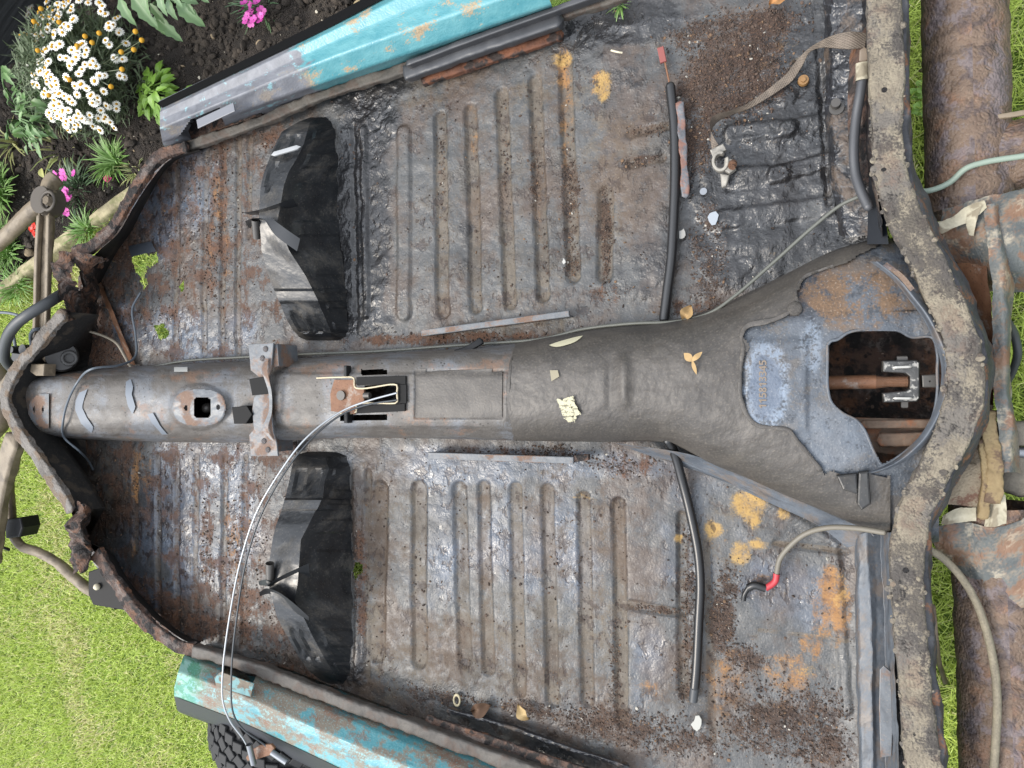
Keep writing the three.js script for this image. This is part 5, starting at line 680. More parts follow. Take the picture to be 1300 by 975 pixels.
// ---------------------------------------------------------------- wheel below the lawn-side sill
{
  const N = new THREE.Vector3(-0.42, -0.12, 0.906).normalize(), c = P(326, 938, 0).addScaledVector(N, -0.02).add(new THREE.Vector3(0.02, 0, 0.01)).setY(0.172), t = thing('tyre', 'black tyre with chunky tread under the sill beside the lawn', 'tyre', c);
  const R = 0.2, body = new THREE.Group();
  const prof = []; for (let i = 0; i <= 24; i++) { const a = -Math.PI * 0.62 + i / 24 * Math.PI * 1.24, ca = Math.cos(a), sa = Math.sin(a); prof.push(new THREE.Vector2(R - 0.075 + 0.075 * Math.sign(ca) * Math.pow(Math.abs(ca), 0.6), 0.075 * Math.sign(sa) * Math.pow(Math.abs(sa), 0.8))); }
  const rub = plain('#1b1b1c', 0.75);
  const b = mesh('carcass', new THREE.LatheGeometry(prof, 64), rub, t);
  const blk = roundBox(0.026, 0.021, 0.008, 0.002), list = [];
  for (let k = 0; k < 44; k++) for (let j = 0; j < 5; j++) { const a = (k + 0.5 * (j & 1)) / 44 * 2 * Math.PI, y = (j - 2) * 0.027, q = blk.clone(); q.rotateZ(0.35 * (j & 1 ? 1 : -1)); q.rotateY(Math.PI / 2); const sh = Math.abs(j - 2) === 2 ? -0.006 : 0; q.translate(R + 0.001 + sh, y, 0); q.rotateY(a); list.push(q); }
  const tread = mesh('tread_block', list, rub, t); tread.userData.kind = 'stuff';
  mesh('rim', [new THREE.CylinderGeometry(0.12, 0.12, 0.10, 40, 1, true), new THREE.RingGeometry(0.04, 0.12, 40).rotateX(-1.57)], plain('#6a6a68', 0.5), t);
  t.quaternion.setFromUnitVectors(new THREE.Vector3(0, 1, 0), N);
}

// ---------------------------------------------------------------- cables, pipes, straps
function line(name, label, cat, pts, r, mat, seg = 90, group) { const m = mesh(name, [pipem(pts, r, seg, 10), cap(pts[0], r), cap(pts[pts.length - 1], r)], mat); return tag(m, label, cat, group); }
line('brake_cable', 'bright hand brake cable looping from the tunnel slots over the lawn-side sill, the outer strand', 'cable', [T(503, 499, 0.014), T(470, 508, 0.022), T(440, 519, 0.03), P(415, 534, 0.17), P(385, 560, 0.19), P(355, 600, 0.20), P(326, 650, 0.20), P(306, 710, 0.19), P(292, 780, 0.17), P(283, 850, 0.155), P(283, 890, 0.15), P(292, 915, 0.14), P(310, 940, 0.12), P(322, 966, 0.10)], 0.0018, cableSteel, 160, 'hand brake cables');
line('brake_cable', 'darker hand brake cable looping from the tunnel slots over the lawn-side sill, the inner strand', 'cable', [T(503, 508, 0.014), T(470, 513, 0.02), T(442, 522, 0.028), P(418, 537, 0.165), P(388, 565, 0.185), P(358, 605, 0.195), P(331, 655, 0.195), P(312, 715, 0.185), P(301, 780, 0.17), P(294, 850, 0.155), P(296, 905, 0.145), P(308, 925, 0.13), P(335, 945, 0.11), P(362, 966, 0.10)], 0.0018, cableDark, 160, 'hand brake cables');
{
  const e = thing('cable_end_bracket', 'small rusty plate holding the cable ends over the tyre', 'bracket', P(335, 950, 0.10));
  const o = e.position.clone().negate();
  const pl8 = prism([[312, 962], [318, 953], [330, 946], [344, 945], [348, 950], [345, 958], [326, 964], [314, 966]], 0.11, 0.006, 0.001).translate(o.x, o.y, o.z); mesh('plate', pl8, rodRust, e);
  each('ferrule', [pipem([P(316, 945, 0.13), P(322, 970, 0.12)], 0.006, 4, 10), pipem([P(345, 955, 0.115), P(364, 968, 0.11)], 0.006, 4, 10)].map((g) => g.translate(o.x, o.y, o.z)), zinc, e);
}
line('brake_pipe', 'thin greenish brake pipe running along the tunnel near the flower bed', 'pipe', [P(174, 470, 0.05), P(230, 459, 0.02), P(300, 454, 0.02), P(380, 450, 0.025), P(480, 446, 0.02), P(560, 440, 0.03), P(620, 436, 0.02), P(690, 430, 0.04), P(740, 418, 0.04), P(800, 411, 0.05), P(860, 408, 0.055), P(900, 398, 0.06), P(930, 378, 0.06), P(980, 335, 0.06), P(1030, 290, 0.065), P(1068, 260, 0.07), P(1092, 249, 0.075)], 0.0028, pipeGreen, 200);
line('brake_pipe', 'verdigris brake pipe lying across the rusty rear cross tube', 'pipe', [P(1152, 243, 0.05), P(1180, 242, 0.055), P(1205, 232, 0.06), P(1226, 214, 0.07), P(1250, 206, 0.07), P(1300, 198, 0.07), P(1340, 192, 0.07)], 0.0042, plain('#8b9a8c', 0.6), 60);
line('black_hose', 'short black hose lying on the floor panel near the lawn', 'hose', [P(848, 560, 0.05), P(856, 575, 0.035), P(866, 610, 0.02), P(876, 650, 0.014), P(886, 700, 0.014), P(889, 740, 0.014), P(887, 790, 0.014), P(884, 850, 0.014), P(882, 872, 0.014)], 0.008, plain('#1a1a1b', 0.32), 80);
mesh('hose_end', pipem([P(882, 872, 0.014), P(880, 890, 0.012)], 0.0075, 6, 10), rubberGrey, scene.children[scene.children.length - 1], 'grey end of the hose').position.set(0, 0, 0);
line('black_hose', 'black hose with a red tag on the floor panel near the flower bed', 'hose', [P(843, 405, 0.016), P(847, 370, 0.016), P(852, 330, 0.016), P(855, 280, 0.016), P(857, 220, 0.016), P(856, 160, 0.016), P(851, 110, 0.016)], 0.0085, plain('#232324', 0.3), 70);
mesh('wire_core', pipem([P(851, 110, 0.016), P(847, 92, 0.014), P(844, 78, 0.012)], 0.0018, 8, 6), rodRust, scene.children[scene.children.length - 1], 'thin bare wire end of the hose');
tag(mesh('red_tag', prism([[834, 61], [842, 58], [846, 77], [838, 80]], 0.017, 0.006, 0.001), plain('#8a4a44', 0.7)), 'small faded red tag at the end of the black hose', 'tag');
tag(mesh('metal_strip', bar([P(863, 128, 0.02), P(866, 170, 0.018), P(869, 215, 0.018), P(871, 252, 0.016)], 0.013, 0.006, 40, 0.003), skin(bake(256, 256, 0.3, 0.3, (x, y) => { const b = smp(NB, x * 8, y * 8), a = smp(NA, x * 9, y * 9); return [...mix3(mix3(lin('#3b3c40'), lin('#73767c'), b * 0.5 + gn(x, y) * 0.5), lin('#7d584a'), sst(0.42, 0.62, a * 0.6 + gn(x, y) * 0.4)), 0.55, b]; }), 0.002)), 'narrow rusty metal strip beside the black hose near the flower bed', 'strip');
line('grey_wire', 'grey wire lying across the front of the tunnel', 'wire', [P(178, 372, 0.012), P(168, 392, 0.02), P(172, 425, 0.02), P(172, 452, 0.04), P(150, 464, 0.10), P(118, 468, 0.15), T(98, 486, 0.012), T(86, 510, 0.012), T(80, 535, 0.012), P(82, 556, 0.10), P(100, 572, 0.08), P(112, 585, 0.03), P(118, 596, 0.01)], 0.0026, wireGrey, 150);
line('front_wire', 'dull wire curving from the bulkhead grommet over the rusty floor', 'wire', [P(88, 418, 0.07), P(105, 419, 0.05), P(130, 426, 0.03), P(148, 436, 0.025), P(158, 452, 0.02), P(166, 466, 0.02), P(178, 474, 0.03)], 0.003, plain('#8f8676', 0.5), 60);
line('bent_pin', 'small bent wire at the front end of the tunnel', 'wire', [P(66, 540, 0.11), P(66, 556, 0.08), P(74, 560, 0.07), P(84, 568, 0.06)], 0.002, cableSteel, 30);
tag(mesh('paper_label', surface(6, 4, (u, v) => T(lerp(221, 238, u), lerp(466, 472, v), 0.003)), plain('#c9c8c2', 0.7)), 'tiny white label stuck beside the front of the tunnel', 'label');
{ // earth strap
  const s = thing('earth_strap', 'braided grey battery earth strap with clamp lying on the tarry floor', 'strap', P(910, 190, 0.02)), o = s.position.clone().negate();
  const braid = skin(bake(320, 160, 0.2, 0.1, (x, y) => { const w = Math.sin((x + y * 2) * 900) * 0.5 + Math.sin((x - y * 2) * 900) * 0.5, b = smp(NB, x * 9, y * 9); return [...mix3(lin('#4d443b'), lin('#87796a'), clamp(0.5 + w * 0.35 + (b - 0.5) * 0.7)), 0.7, 0.5 + w * 0.5]; }), 0.001);
  const A = [[1100, 42, 0.075], [1080, 40, 0.085], [1060, 44, 0.08], [1042, 52, 0.055], [1026, 62, 0.035], [1012, 76, 0.022], [998, 94, 0.02], [984, 106, 0.018], [966, 120, 0.016], [946, 133, 0.022], [928, 140, 0.026], [912, 144, 0.03], [903, 150, 0.03], [901, 160, 0.024], [906, 174, 0.018], [912, 184, 0.016]], B = [[1098, 60, 0.075], [1080, 62, 0.08], [1062, 61, 0.075], [1044, 60, 0.06], [1028, 66, 0.04], [1018, 84, 0.02], [1006, 102, 0.018], [990, 114, 0.016], [970, 127, 0.014], [950, 138, 0.014], [932, 144, 0.012], [916, 151, 0.012], [907, 158, 0.012], [904, 164, 0.014], [902, 178, 0.016], [904, 190, 0.016]];
  mesh('braid', loft([pl(A), pl(B), pl(B).map((p) => p.add(new THREE.Vector3(0, -0.0025, 0))), pl(A).map((p) => p.add(new THREE.Vector3(0, -0.0025, 0)))], 140, 4).translate(o.x, o.y, o.z), braid, s);
  const lead = skin(bake(256, 256, 0.2, 0.2, (x, y) => { const b = smp(NB, x * 9, y * 9); return [...mix3(lin('#6d6a64'), lin('#b9b3a6'), b), 0.5, b]; }), 0.001);
  mesh('crimp', prism([[901, 190], [918, 182], [922, 190], [905, 200]], 0.024, 0.012, 0.002).translate(o.x, o.y, o.z), lead, s);
  const ring = []; for (let i = 0; i <= 20; i++) { const t = i / 20 * Math.PI * 2 * 0.93 - 0.6; ring.push(P(915 + 9 * Math.cos(t), 206 + 11 * Math.sin(t), 0.022)); }
  mesh('terminal_clamp', [bar(ring, 0.006, 0.016, 40, 0.0005).translate(o.x, o.y, o.z), prism([[920, 200], [930, 202], [934, 214], [926, 220], [918, 216]], 0.026, 0.014, 0.002).translate(o.x, o.y, o.z), prism([[914, 220], [926, 222], [922, 236], [916, 238]], 0.02, 0.01, 0.002).translate(o.x, o.y, o.z)], lead, s, 'pale lead terminal clamp');
  mesh('clamp_bolt', [new THREE.CylinderGeometry(0.007, 0.007, 0.012, 14).rotateX(0.5).translate(...P(930, 209, 0.03).add(o).toArray()), new THREE.CylinderGeometry(0.004, 0.004, 0.02, 10).rotateX(0.5).translate(...P(931, 211, 0.034).add(o).toArray())], rodRust, s);
}
{ const c = line('battery_lead', 'thick grey battery lead with a cream sleeve along the rear flange', 'cable', [P(1095, 100, 0.085), P(1092, 120, 0.085), P(1087, 150, 0.08), P(1084, 190, 0.08), P(1086, 220, 0.08), P(1092, 240, 0.085), P(1102, 262, 0.09)], 0.0075, plain('#4a4b4e', 0.45), 60);
  mesh('sleeve', pipem([P(1095, 80, 0.09), P(1095, 102, 0.086)], 0.0095, 6, 12), creamOld, c, 'cream plastic sleeve'); mesh('lead_tag', bar([P(1097, 60, 0.095), P(1096, 80, 0.09)], 0.012, 0.003, 6, 0, { sharp: true }), copper, c); }
{ const c = line('red_tipped_wire', 'grey cable with a black and red taped end on the lawn-side rear floor', 'wire', [P(1122, 676, 0.11), P(1090, 671, 0.09), P(1050, 670, 0.06), P(1022, 678, 0.04), P(1002, 694, 0.03), P(990, 710, 0.022), P(986, 728, 0.014)], 0.0042, plain('#746e62', 0.55), 80);
  mesh('red_tip', pipem([P(986, 728, 0.014), P(984, 738, 0.012), P(972, 747, 0.012)], 0.0052, 12, 10), redPlastic, c, 'red sleeve of the cable'); mesh('tape_end', [pipem([P(972, 747, 0.012), P(958, 743, 0.014), P(950, 746, 0.012)], 0.0065, 12, 10), pipem([P(950, 746, 0.012), P(945, 755, 0.01), P(944, 762, 0.008)], 0.004, 10, 8)], plain('#151515', 0.35), c, 'black taped cable end'); }
line('outer_cable', 'muddy cable curving over the rusty cross tube near the lawn', 'cable', [P(1180, 698, 0.09), P(1196, 708, 0.085), P(1218, 730, 0.075), P(1238, 762, 0.07), P(1252, 800, 0.07), P(1262, 845, 0.07), P(1266, 890, 0.07), P(1264, 940, 0.07), P(1260, 1000, 0.06)], 0.0055, skin(bake(256, 256, 0.3, 0.3, (x, y) => { const b = smp(NB, x * 8, y * 8), f = smp(NF, x * 5, y * 5); return [...mix3(lin('#5d564a'), lin('#a0967f'), b * 0.5 + f * 0.5), 0.8, b]; }), 0.001), 80);
line('torn_strip', 'thin torn strip hanging beside the rear flange over the grass', 'strip', [P(1184, 770, 0.05), P(1188, 810, 0.02), P(1192, 840, -0.02), P(1200, 866, -0.06)], 0.004, armMetal, 30);
line('black_lead', 'short black cable at the photograph edge behind the fork', 'cable', [P(1280, 410, 0.02), P(1288, 425, 0.0), P(1292, 450, -0.02), P(1286, 470, -0.04), P(1276, 490, -0.06)], 0.006, rubberGrey, 40);
tag(mesh('rubber_strap', bar([P(576, 449, 0.07), P(592, 444, 0.062), P(606, 436, 0.055), P(613, 431, 0.05)], 0.013, 0.008, 20, 0.001), rubber), 'short black rubber strap beside the tunnel near the flower bed', 'strap');
{ const t = thing('bolt', 'pale grey bolt standing beside the lawn side of the tunnel', 'bolt', P(622, 556, 0.02)); mesh('shank', new THREE.CylinderGeometry(0.0065, 0.0065, 0.045, 12).translate(0, 0.02, 0), plain('#8d969c', 0.45), t); mesh('head', new THREE.CylinderGeometry(0.0095, 0.0095, 0.007, 6).translate(0, 0.043, 0), plain('#8d969c', 0.45), t); t.rotation.x = -0.75; t.position.add(new THREE.Vector3(0, 0, -0.004)); }
tag(mesh('washer', new THREE.TorusGeometry(0.0085, 0.0022, 10, 28).rotateX(1.57).scale(0.75, 1, 1.2).translate(...P(580, 889, 0.008).toArray()), plain('#c3b795', 0.7)), 'pale ring washer lying at the edge of the lawn-side floor', 'washer');
tag(mesh('disc', new THREE.CylinderGeometry(0.006, 0.006, 0.002, 18).translate(...P(893, 243, 0.008).toArray()), zinc), 'tiny grey disc on the rusty crumbs below the strap clamp', 'disc');
// torn paper labels on the tunnel mat
tag(mesh('paper_remnant', surface(70, 80, (u, v) => { const px = lerp(704, 740, u), py = lerp(502, 541, v); return T(px, py, 0.0105 + 0.002 * smp(NB, px * 0.006, py * 0.006)); }, { hole: (u, v) => { const x = lerp(704, 740, u), y = lerp(502, 541, v); return !inside([x + 3 * (smp(NB, x * 0.03, y * 0.03) - 0.5), y + 3 * (smp(NB, x * 0.03 + 0.4, y * 0.03) - 0.5)], [[706, 507], [709, 505], [714, 508], [719, 505], [728, 504], [730, 512], [737, 526], [731, 529], [729, 538], [724, 538], [716, 530], [713, 524]]) || smp(NB, x * 0.05 + 0.3, y * 0.05) > 0.68 + 0.2 * (y < 526); } }), skin(bake(256, 256, 0.06, 0.06, (x, y) => { const f = smp(NF, x * 9, y * 9), w = smp(NB, x * 16.6 * 2, y * 16.6 * 3); return [...mix3(mix3(lin('#b6b092'), lin('#dcd7b8'), f), lin('#5f5a4a'), sst(0.62, 0.74, w) * 0.8), 0.85, f]; }), 0.0004)), 'square torn cream paper label on the tunnel mat', 'label');
tag(mesh('paper_remnant', surface(16, 8, (u, v) => T(lerp(697, 740, u), lerp(438, 426, u) + lerp(-1, 6, v) * (1 - Math.abs(2 * u - 1) ** 3), 0.0105)), paper), 'narrow cream paper remnant at the flower bed side of the tunnel mat', 'label');
tag(mesh('paper_remnant', surface(8, 8, (u, v) => T(698 + 10 * u + 2 * v, 470 + 14 * v - 6 * u * v, 0.0105)), plain('#968e78', 0.85)), 'tiny cream paper scrap at the front of the tunnel mat', 'label');

tag(mesh('twig', pipem([P(776, 64, 0.014), P(784, 66, 0.018), P(790, 67, 0.014)], 0.0018, 6, 6), cream), 'tiny pale twig on the floor beside the red tag', 'twig');
// dry leaves and chips that lie on the pan
const leafDry = plain('#a98a5c', 0.8);
function dryLeaf(px, py, up, s, turn, label, col) { const t = mesh('dry_leaf', surface(8, 6, (u, v) => { const w = Math.sin(Math.PI * u) * 0.35 * s, a = (u - 0.5) * s, b = (v - 0.5) * 2 * w; return new THREE.Vector3(a, 0.5 * s * Math.abs(v - 0.5) + 0.22 * s * Math.sin(u * 4) + 0.05 * s * Math.sin(u * 13 + v * 5), b); }), col || leafDry); t.position.copy(px < 1000 && px > 700 && py > 430 && py < 540 ? T(px, py, up) : P(px, py, up)); t.rotation.y = turn; return tag(t, label, 'leaf'); }
{ const t = thing('dry_leaf', 'forked tan leaf on the brown tunnel mat', 'leaf', T(879, 458, 0.014)); const lf = (a, l, w) => { const g = surface(8, 4, (u, v) => new THREE.Vector3(u * l, 0.002 * Math.sin(u * 5), (v - 0.5) * w * Math.sin(Math.PI * Math.min(1, u * 0.9 + 0.1)))); g.rotateY(a); return g; }; mesh('leaf_lobe', [lf(2.4, 0.018, 0.012), lf(0.75, 0.02, 0.008), lf(-1.3, 0.022, 0.006)], plain('#b09366', 0.85), t); }
dryLeaf(873, 398, 0.05, 0.03, 1.2, 'crumpled tan leaf at the foot of the tunnel near the flower bed');
dryLeaf(988, 2, 0.02, 0.03, 0.3, 'small orange leaf at the top of the tarry rear floor', plain('#b5834f', 0.8));
dryLeaf(612, 898, 0.012, 0.04, 0.4, 'curled brown leaf in the litter beside the pale washer', plain('#5d4430', 0.8));
dryLeaf(665, 903, 0.012, 0.032, 2.4, 'pale tan leaf bit in the litter near the lawn-side sill', plain('#b39a6c', 0.8));
const flake = (px, py, s, label, col, turn) => { const r = rng(px), q = []; for (let i = 0; i < 9; i++) { const a = i / 9 * 6.283 + turn, k = s * (0.6 + 0.6 * r()); q.push([px + Math.cos(a) * k * 0.7, py + Math.sin(a) * k]); } return tag(mesh('paint_flake', prism(q, 0.012, 0.003, 0.0006), plain(col, 0.6)), label, 'paint flake'); };
flake(905, 276, 11, 'larger white paint flake on the tarry floor below the strap', '#9aa1a8', 0.4); flake(866, 297, 7, 'small pale paint flake beside the black hose', '#96948f', 0.9); flake(885, 918, 10, 'white crumbly flake at the foot of the lawn-side hose', '#a9a8a0', 0.2); flake(716, 332, 4, 'tiny white flake between the pressed ribs', '#b0afa9', 1);

// rust crumbs and grit: nobody could count them
{
  const r = rng(99), n = 16000, g = new THREE.IcosahedronGeometry(1, 0), m = new THREE.InstancedMesh(g, new THREE.MeshStandardMaterial({ roughness: 0.9, flatShading: true }), n), o = new THREE.Object3D(), c = new THREE.Color(); let k = 0, tries = 0;
  while (k < n && tries++ < 900000) {
    const x = lerp(FX0, FX1, r()), z = lerp(FZ0, FZ1, r()), q = [x, z]; if (!inside(q, panOut)) continue;
    const wc = weigh('crumb', x, z), wr = weigh('rust', x, z), gg = groove(x, z)[1], w = 0.007 + 0.75 * wc * wc + 0.22 * wr * wr + 0.035 * gg; if (r() > w * 0.6) continue;
    if (HOLES.some((hq) => inside(q, hq))) continue;
    const s = 0.0007 + 0.0019 * Math.pow(r(), 2.5); o.position.set(x, PAN + floorY(x, z) + s * 0.3, z); o.rotation.set(r() * 6, r() * 6, r() * 6); o.scale.set(s * (0.7 + r()), s * 0.6, s * (0.7 + r())); o.updateMatrix(); m.setMatrixAt(k, o.matrix);
    const t = r(); if (t > 0.987) c.setRGB(0.30, 0.28, 0.24); else if (t > 0.92) c.setRGB(0.12, 0.072, 0.04); else { const e = 0.4 + r(); c.setRGB(0.055 * e, 0.036 * e, 0.026 * e); }
    m.setColorAt(k++, c);
  }
  m.count = k; m.name = 'rust_crumbs'; m.userData.kind = 'stuff'; m.castShadow = m.receiveShadow = true; tag(m, 'brown rust crumbs and grit scattered over the floor panels', 'rust'); scene.add(m);
}

// ---------------------------------------------------------------- plants
const leafMat = (r, g, b, ro = 0.5) => new THREE.MeshPhysicalMaterial({ color: new THREE.Color().setRGB(r, g, b), roughness: ro, transmission: 0.3, thickness: 0, side: THREE.DoubleSide });
function leafGeo(l, w, bend, lobe = 0) { const g = surface(16, 6, (u, v) => { const k = Math.pow(Math.sin(Math.PI * Math.pow(u, 0.8)), 0.8) * (1 + lobe * Math.cos(u * 22)), b = (v - 0.5) * w * k; return new THREE.Vector3(u * l, bend * l * (u - u * u * 1.3) * 2 + Math.abs(v - 0.5) * w * 0.35 * k, b); }); return g; }
const stemPipe = (a, b, r) => pipem([a, a.clone().lerp(b, 0.5).add(new THREE.Vector3(0.01, 0.01, 0)), b], r, 8, 6);

{ // daisy bush
  const cen = G(112, 94, 0.10), b = thing('daisy_bush', 'large round bush full of white daisies with yellow centres', 'flower bush', cen), r = rng(12), RX = 0.185, RY = 0.19;
  const needles = [], stems = [], nm = new THREE.Object3D();
  const pt = (th, ph, k) => new THREE.Vector3(Math.cos(th) * Math.cos(ph) * RX * k, Math.sin(ph) * RY * k, Math.sin(th) * Math.cos(ph) * RX * k);
  const sliver = surface(4, 1, (u, v) => new THREE.Vector3(u, 0.25 * u * u, (v - 0.5) * 0.16 * (1 - u * 0.8)));
  for (let i = 0; i < 5200; i++) { const p = pt(r() * 6.283, -0.5 + 2.0 * r(), 0.45 + 0.5 * r()); nm.position.copy(p); nm.rotation.set(r() * 6, r() * 6, r() * 6); nm.scale.setScalar(0.02 + 0.022 * r()); nm.updateMatrix(); needles.push(sliver.clone().applyMatrix4(nm.matrix)); }
  const fo = mesh('foliage', needles, leafMat(0.11, 0.15, 0.075, 0.7), b); fo.userData.kind = 'stuff';
  const petal = []; for (let k = 0; k < 12; k++) { const g = surface(3, 2, (u, v) => new THREE.Vector3(0.004 + u * 0.0105, 0.0012 * Math.sin(u * 3), (v - 0.5) * 0.0044 * Math.sin(Math.PI * (0.22 + 0.66 * u)))); g.rotateY(k / 12 * 6.283); petal.push(g); }
  const pg = mergeGeometries(petal.map(norm)), cg = new THREE.SphereGeometry(0.0048, 10, 7).scale(1, 0.6, 1), white = new THREE.MeshPhysicalMaterial({ color: 0xe6e5dd, roughness: 0.7, side: THREE.DoubleSide }), yel = plain('#e0a91c', 0.8), bud = plain('#d19a1e', 0.8);
  const FP = [[40, 10], [60, 2], [75, 10], [90, 14], [64, 22], [82, 8], [56, 22], [76, 22], [92, 26], [35, 20], [44, 30], [50, 33], [62, 32], [73, 20], [54, 38], [32, 42], [40, 50], [47, 52], [55, 45], [78, 36], [87, 34], [76, 56], [94, 24], [45, 60], [60, 62], [66, 60], [105, 55], [98, 62], [110, 64], [98, 68], [92, 78], [84, 74], [104, 88], [118, 78], [122, 84], [108, 82], [40, 74], [50, 80], [62, 78], [52, 90], [58, 86], [66, 98], [46, 96], [84, 98], [102, 108], [110, 112], [120, 102], [117, 120], [48, 108], [60, 104], [66, 110], [76, 118], [82, 122], [88, 126], [92, 130], [98, 120], [64, 120], [70, 128], [75, 132], [80, 140], [87, 140], [56, 120], [100, 144], [114, 146], [134, 148], [125, 150], [84, 158], [90, 152], [100, 158], [110, 154], [118, 160], [126, 164], [134, 148], [94, 164], [62, 146], [66, 150], [148, 132], [132, 116], [124, 124], [138, 136], [148, 138], [133, 96], [147, 75], [158, 98], [139, 57], [160, 55], [138, 30], [134, 18], [150, 22], [144, 32], [152, 40], [130, 8], [158, 75], [126, 4], [70, 40], [46, 44], [55, 66], [60, 94], [72, 108], [54, 76], [43, 66], [70, 140], [78, 150], [104, 150], [145, 162], [140, 155], [112, 4], [100, 0], [88, 2], [128, 140], [120, 132], [50, 18], [68, 14]];
  for (let i = FP.length - 1; i >= 0; i--) if (r() < (FP[i][0] < 84 ? 1 : 0.6)) FP.push([FP[i][0] - 3 + (r() - 0.5) * 9, FP[i][1] + (r() - 0.5) * 12]);
  for (const [x, y] of FP) {
    const rough = G(x, y, 0.17).sub(cen), d = Math.min(0.99, Math.hypot(rough.x, rough.z) / (RX * 1.2)), hgt = RY * Math.sqrt(1 - d * d) * 0.98, p = G(x, y, 0.10 + hgt * 0.95).sub(cen);
    const nrm = p.clone().setY(p.y * 0.9 + 0.10).normalize().add(new THREE.Vector3(-0.15 + (r() - 0.5) * 0.9, 0.2, (r() - 0.5) * 0.6)).normalize();
    const f = mesh('flower', pg, white, b); f.position.copy(p); f.quaternion.setFromUnitVectors(new THREE.Vector3(0, 1, 0), nrm); f.scale.set(0.6 + 0.26 * r(), 1, 0.6 + 0.26 * r());
    const c = mesh('flower_centre', cg, yel, f); c.position.y = 0.0022;
    stems.push(pipem([p.clone().multiplyScalar(0.5), p.clone().multiplyScalar(0.8).add(new THREE.Vector3(0, -0.01, 0)), p], 0.0011, 5, 4));
  }
  for (const [x, y] of [[52, 11], [43, 27], [75, 28], [48, 64], [108, 46], [126, 42], [117, 54], [98, 58], [155, 88], [88, 101], [141, 110], [154, 66], [62, 121], [172, 40], [180, 51], [170, 63]]) { const p = G(x, y, 0.29).sub(cen); const q = mesh('bud', new THREE.SphereGeometry(0.0062, 10, 8), bud, b); q.position.copy(p); stems.push(pipem([p.clone().multiplyScalar(0.5), p], 0.0011, 4, 4)); }
  mesh('stem', stems, leafMat(0.10, 0.13, 0.06), b).userData.kind = 'stuff';
}
function leafy(name, label, cat, base, leaves, mat, lens, opt = {}) {            // base point, leaves as [px, py, height over the lawn, turn in the photograph (degrees, 0 right, 90 down), length in photo px, droop]
  const t = thing(name, label, cat, base, opt.group), stems = [], geos = lens;
  for (const [x, y, h, deg, l, pitch = 0.3, k = 0] of leaves) {
    const p = G(x, y, h).sub(base), m = mesh('leaf', geos[k % geos.length], mat[k % mat.length], t); m.position.copy(p); m.rotation.order = 'YXZ'; m.rotation.y = -deg * Math.PI / 180; m.rotation.z = -pitch; m.scale.setScalar(l / scaleAt(x, h)); stems.push(pipem([new THREE.Vector3(p.x * 0.2, 0, p.z * 0.2), p.clone().multiplyScalar(0.6).add(new THREE.Vector3(0, 0.02, 0)), p], opt.stem || 0.002, 8, 5));
  }
  mesh('stem', stems, mat[0], t); return t;
}
const LG = [leafGeo(1, 0.42, 0.16, 0.16), leafGeo(1, 0.36, 0.08, 0.2), leafGeo(1, 0.48, 0.22, 0.12)], LL = [leafGeo(1, 0.5, 0.15, 0.1), leafGeo(1, 0.42, 0.1, 0.14), leafGeo(1, 0.6, 0.2, 0.08)];
const paleGreen = [leafMat(0.115, 0.205, 0.08), leafMat(0.09, 0.17, 0.06), leafMat(0.13, 0.22, 0.10)], lime = [leafMat(0.16, 0.30, 0.03), leafMat(0.20, 0.36, 0.045)], midGreen = [leafMat(0.10, 0.20, 0.06), leafMat(0.13, 0.25, 0.08), leafMat(0.08, 0.16, 0.04)];
leafy('leafy_plant', 'tall plant with large pale green lobed leaves hanging beside the daisies', 'plant', G(215, -10, 0.03), [[152, -4, 0.26, 78, 36, 0.5], [166, -8, 0.27, 62, 48, 0.5, 1], [178, 0, 0.25, 80, 36, 0.6, 0], [190, 4, 0.22, 62, 30, 0.6, 1], [196, 20, 0.2, 92, 26, 0.8, 0], [198, 22, 0.2, 50, 40, 0.6, 1], [214, -2, 0.24, 90, 26, 0.5, 2], [224, 4, 0.24, 44, 42, 0.5, 0], [228, -4, 0.26, 20, 24, 0.4, 2], [236, 0, 0.24, 70, 20, 0.5, 1], [205, -10, 0.28, 100, 28, 0.4, 2], [186, -12, 0.28, 110, 30, 0.4, 0], [240, -16, 0.28, 40, 30, 0.4, 1], [220, -18, 0.3, 80, 26, 0.3, 2]], paleGreen, LG, { stem: 0.003 });
{ const r = rng(31), lv = []; for (let i = 0; i < 58; i++) { const x = 6 + 58 * r(), y = 88 + 96 * r(), a = Math.hypot((x - 32) / 36, (y - 138) / 52); if (a > 1) continue; lv.push([x, y, 0.10 + 0.16 * (1 - a) + 0.04 * r(), r() * 360, 14 + 9 * r(), 0.15 + 0.4 * r(), i % 3]); } lv.push([2, 84, 0.2, 40, 26, 0.2, 1], [4, 92, 0.22, 50, 22, 0.2, 1], [42, 178, 0.1, 70, 14, 0.4, 0], [34, 184, 0.1, 120, 14, 0.4, 0]);
  leafy('leafy_plant', 'mid green plant with many small leaves in front of the black fence', 'plant', G(30, 150, 0.03), lv, midGreen, LG); }
{ const r = rng(41), lv = []; for (let i = 0; i < 46; i++) { const a = r() * 6.283, k = Math.sqrt(r()); lv.push([196 + 17 * k * Math.cos(a), 118 + 26 * k * Math.sin(a) - 3, 0.05 + 0.08 * (1 - k) + 0.02 * r(), a * 57.3 + (r() - 0.5) * 60, 13 + 8 * r(), 0.1 + 0.3 * r(), i % 3]); } lv.push([184, 142, 0.07, 175, 18, 0.2], [200, 146, 0.06, 80, 16, 0.3], [236, 118, 0.06, -60, 14, 0.3]);
  leafy('leafy_plant', 'small bright lime green plant at the tip of the grey sill end', 'plant', G(200, 124, 0.03), lv, lime, LL); }
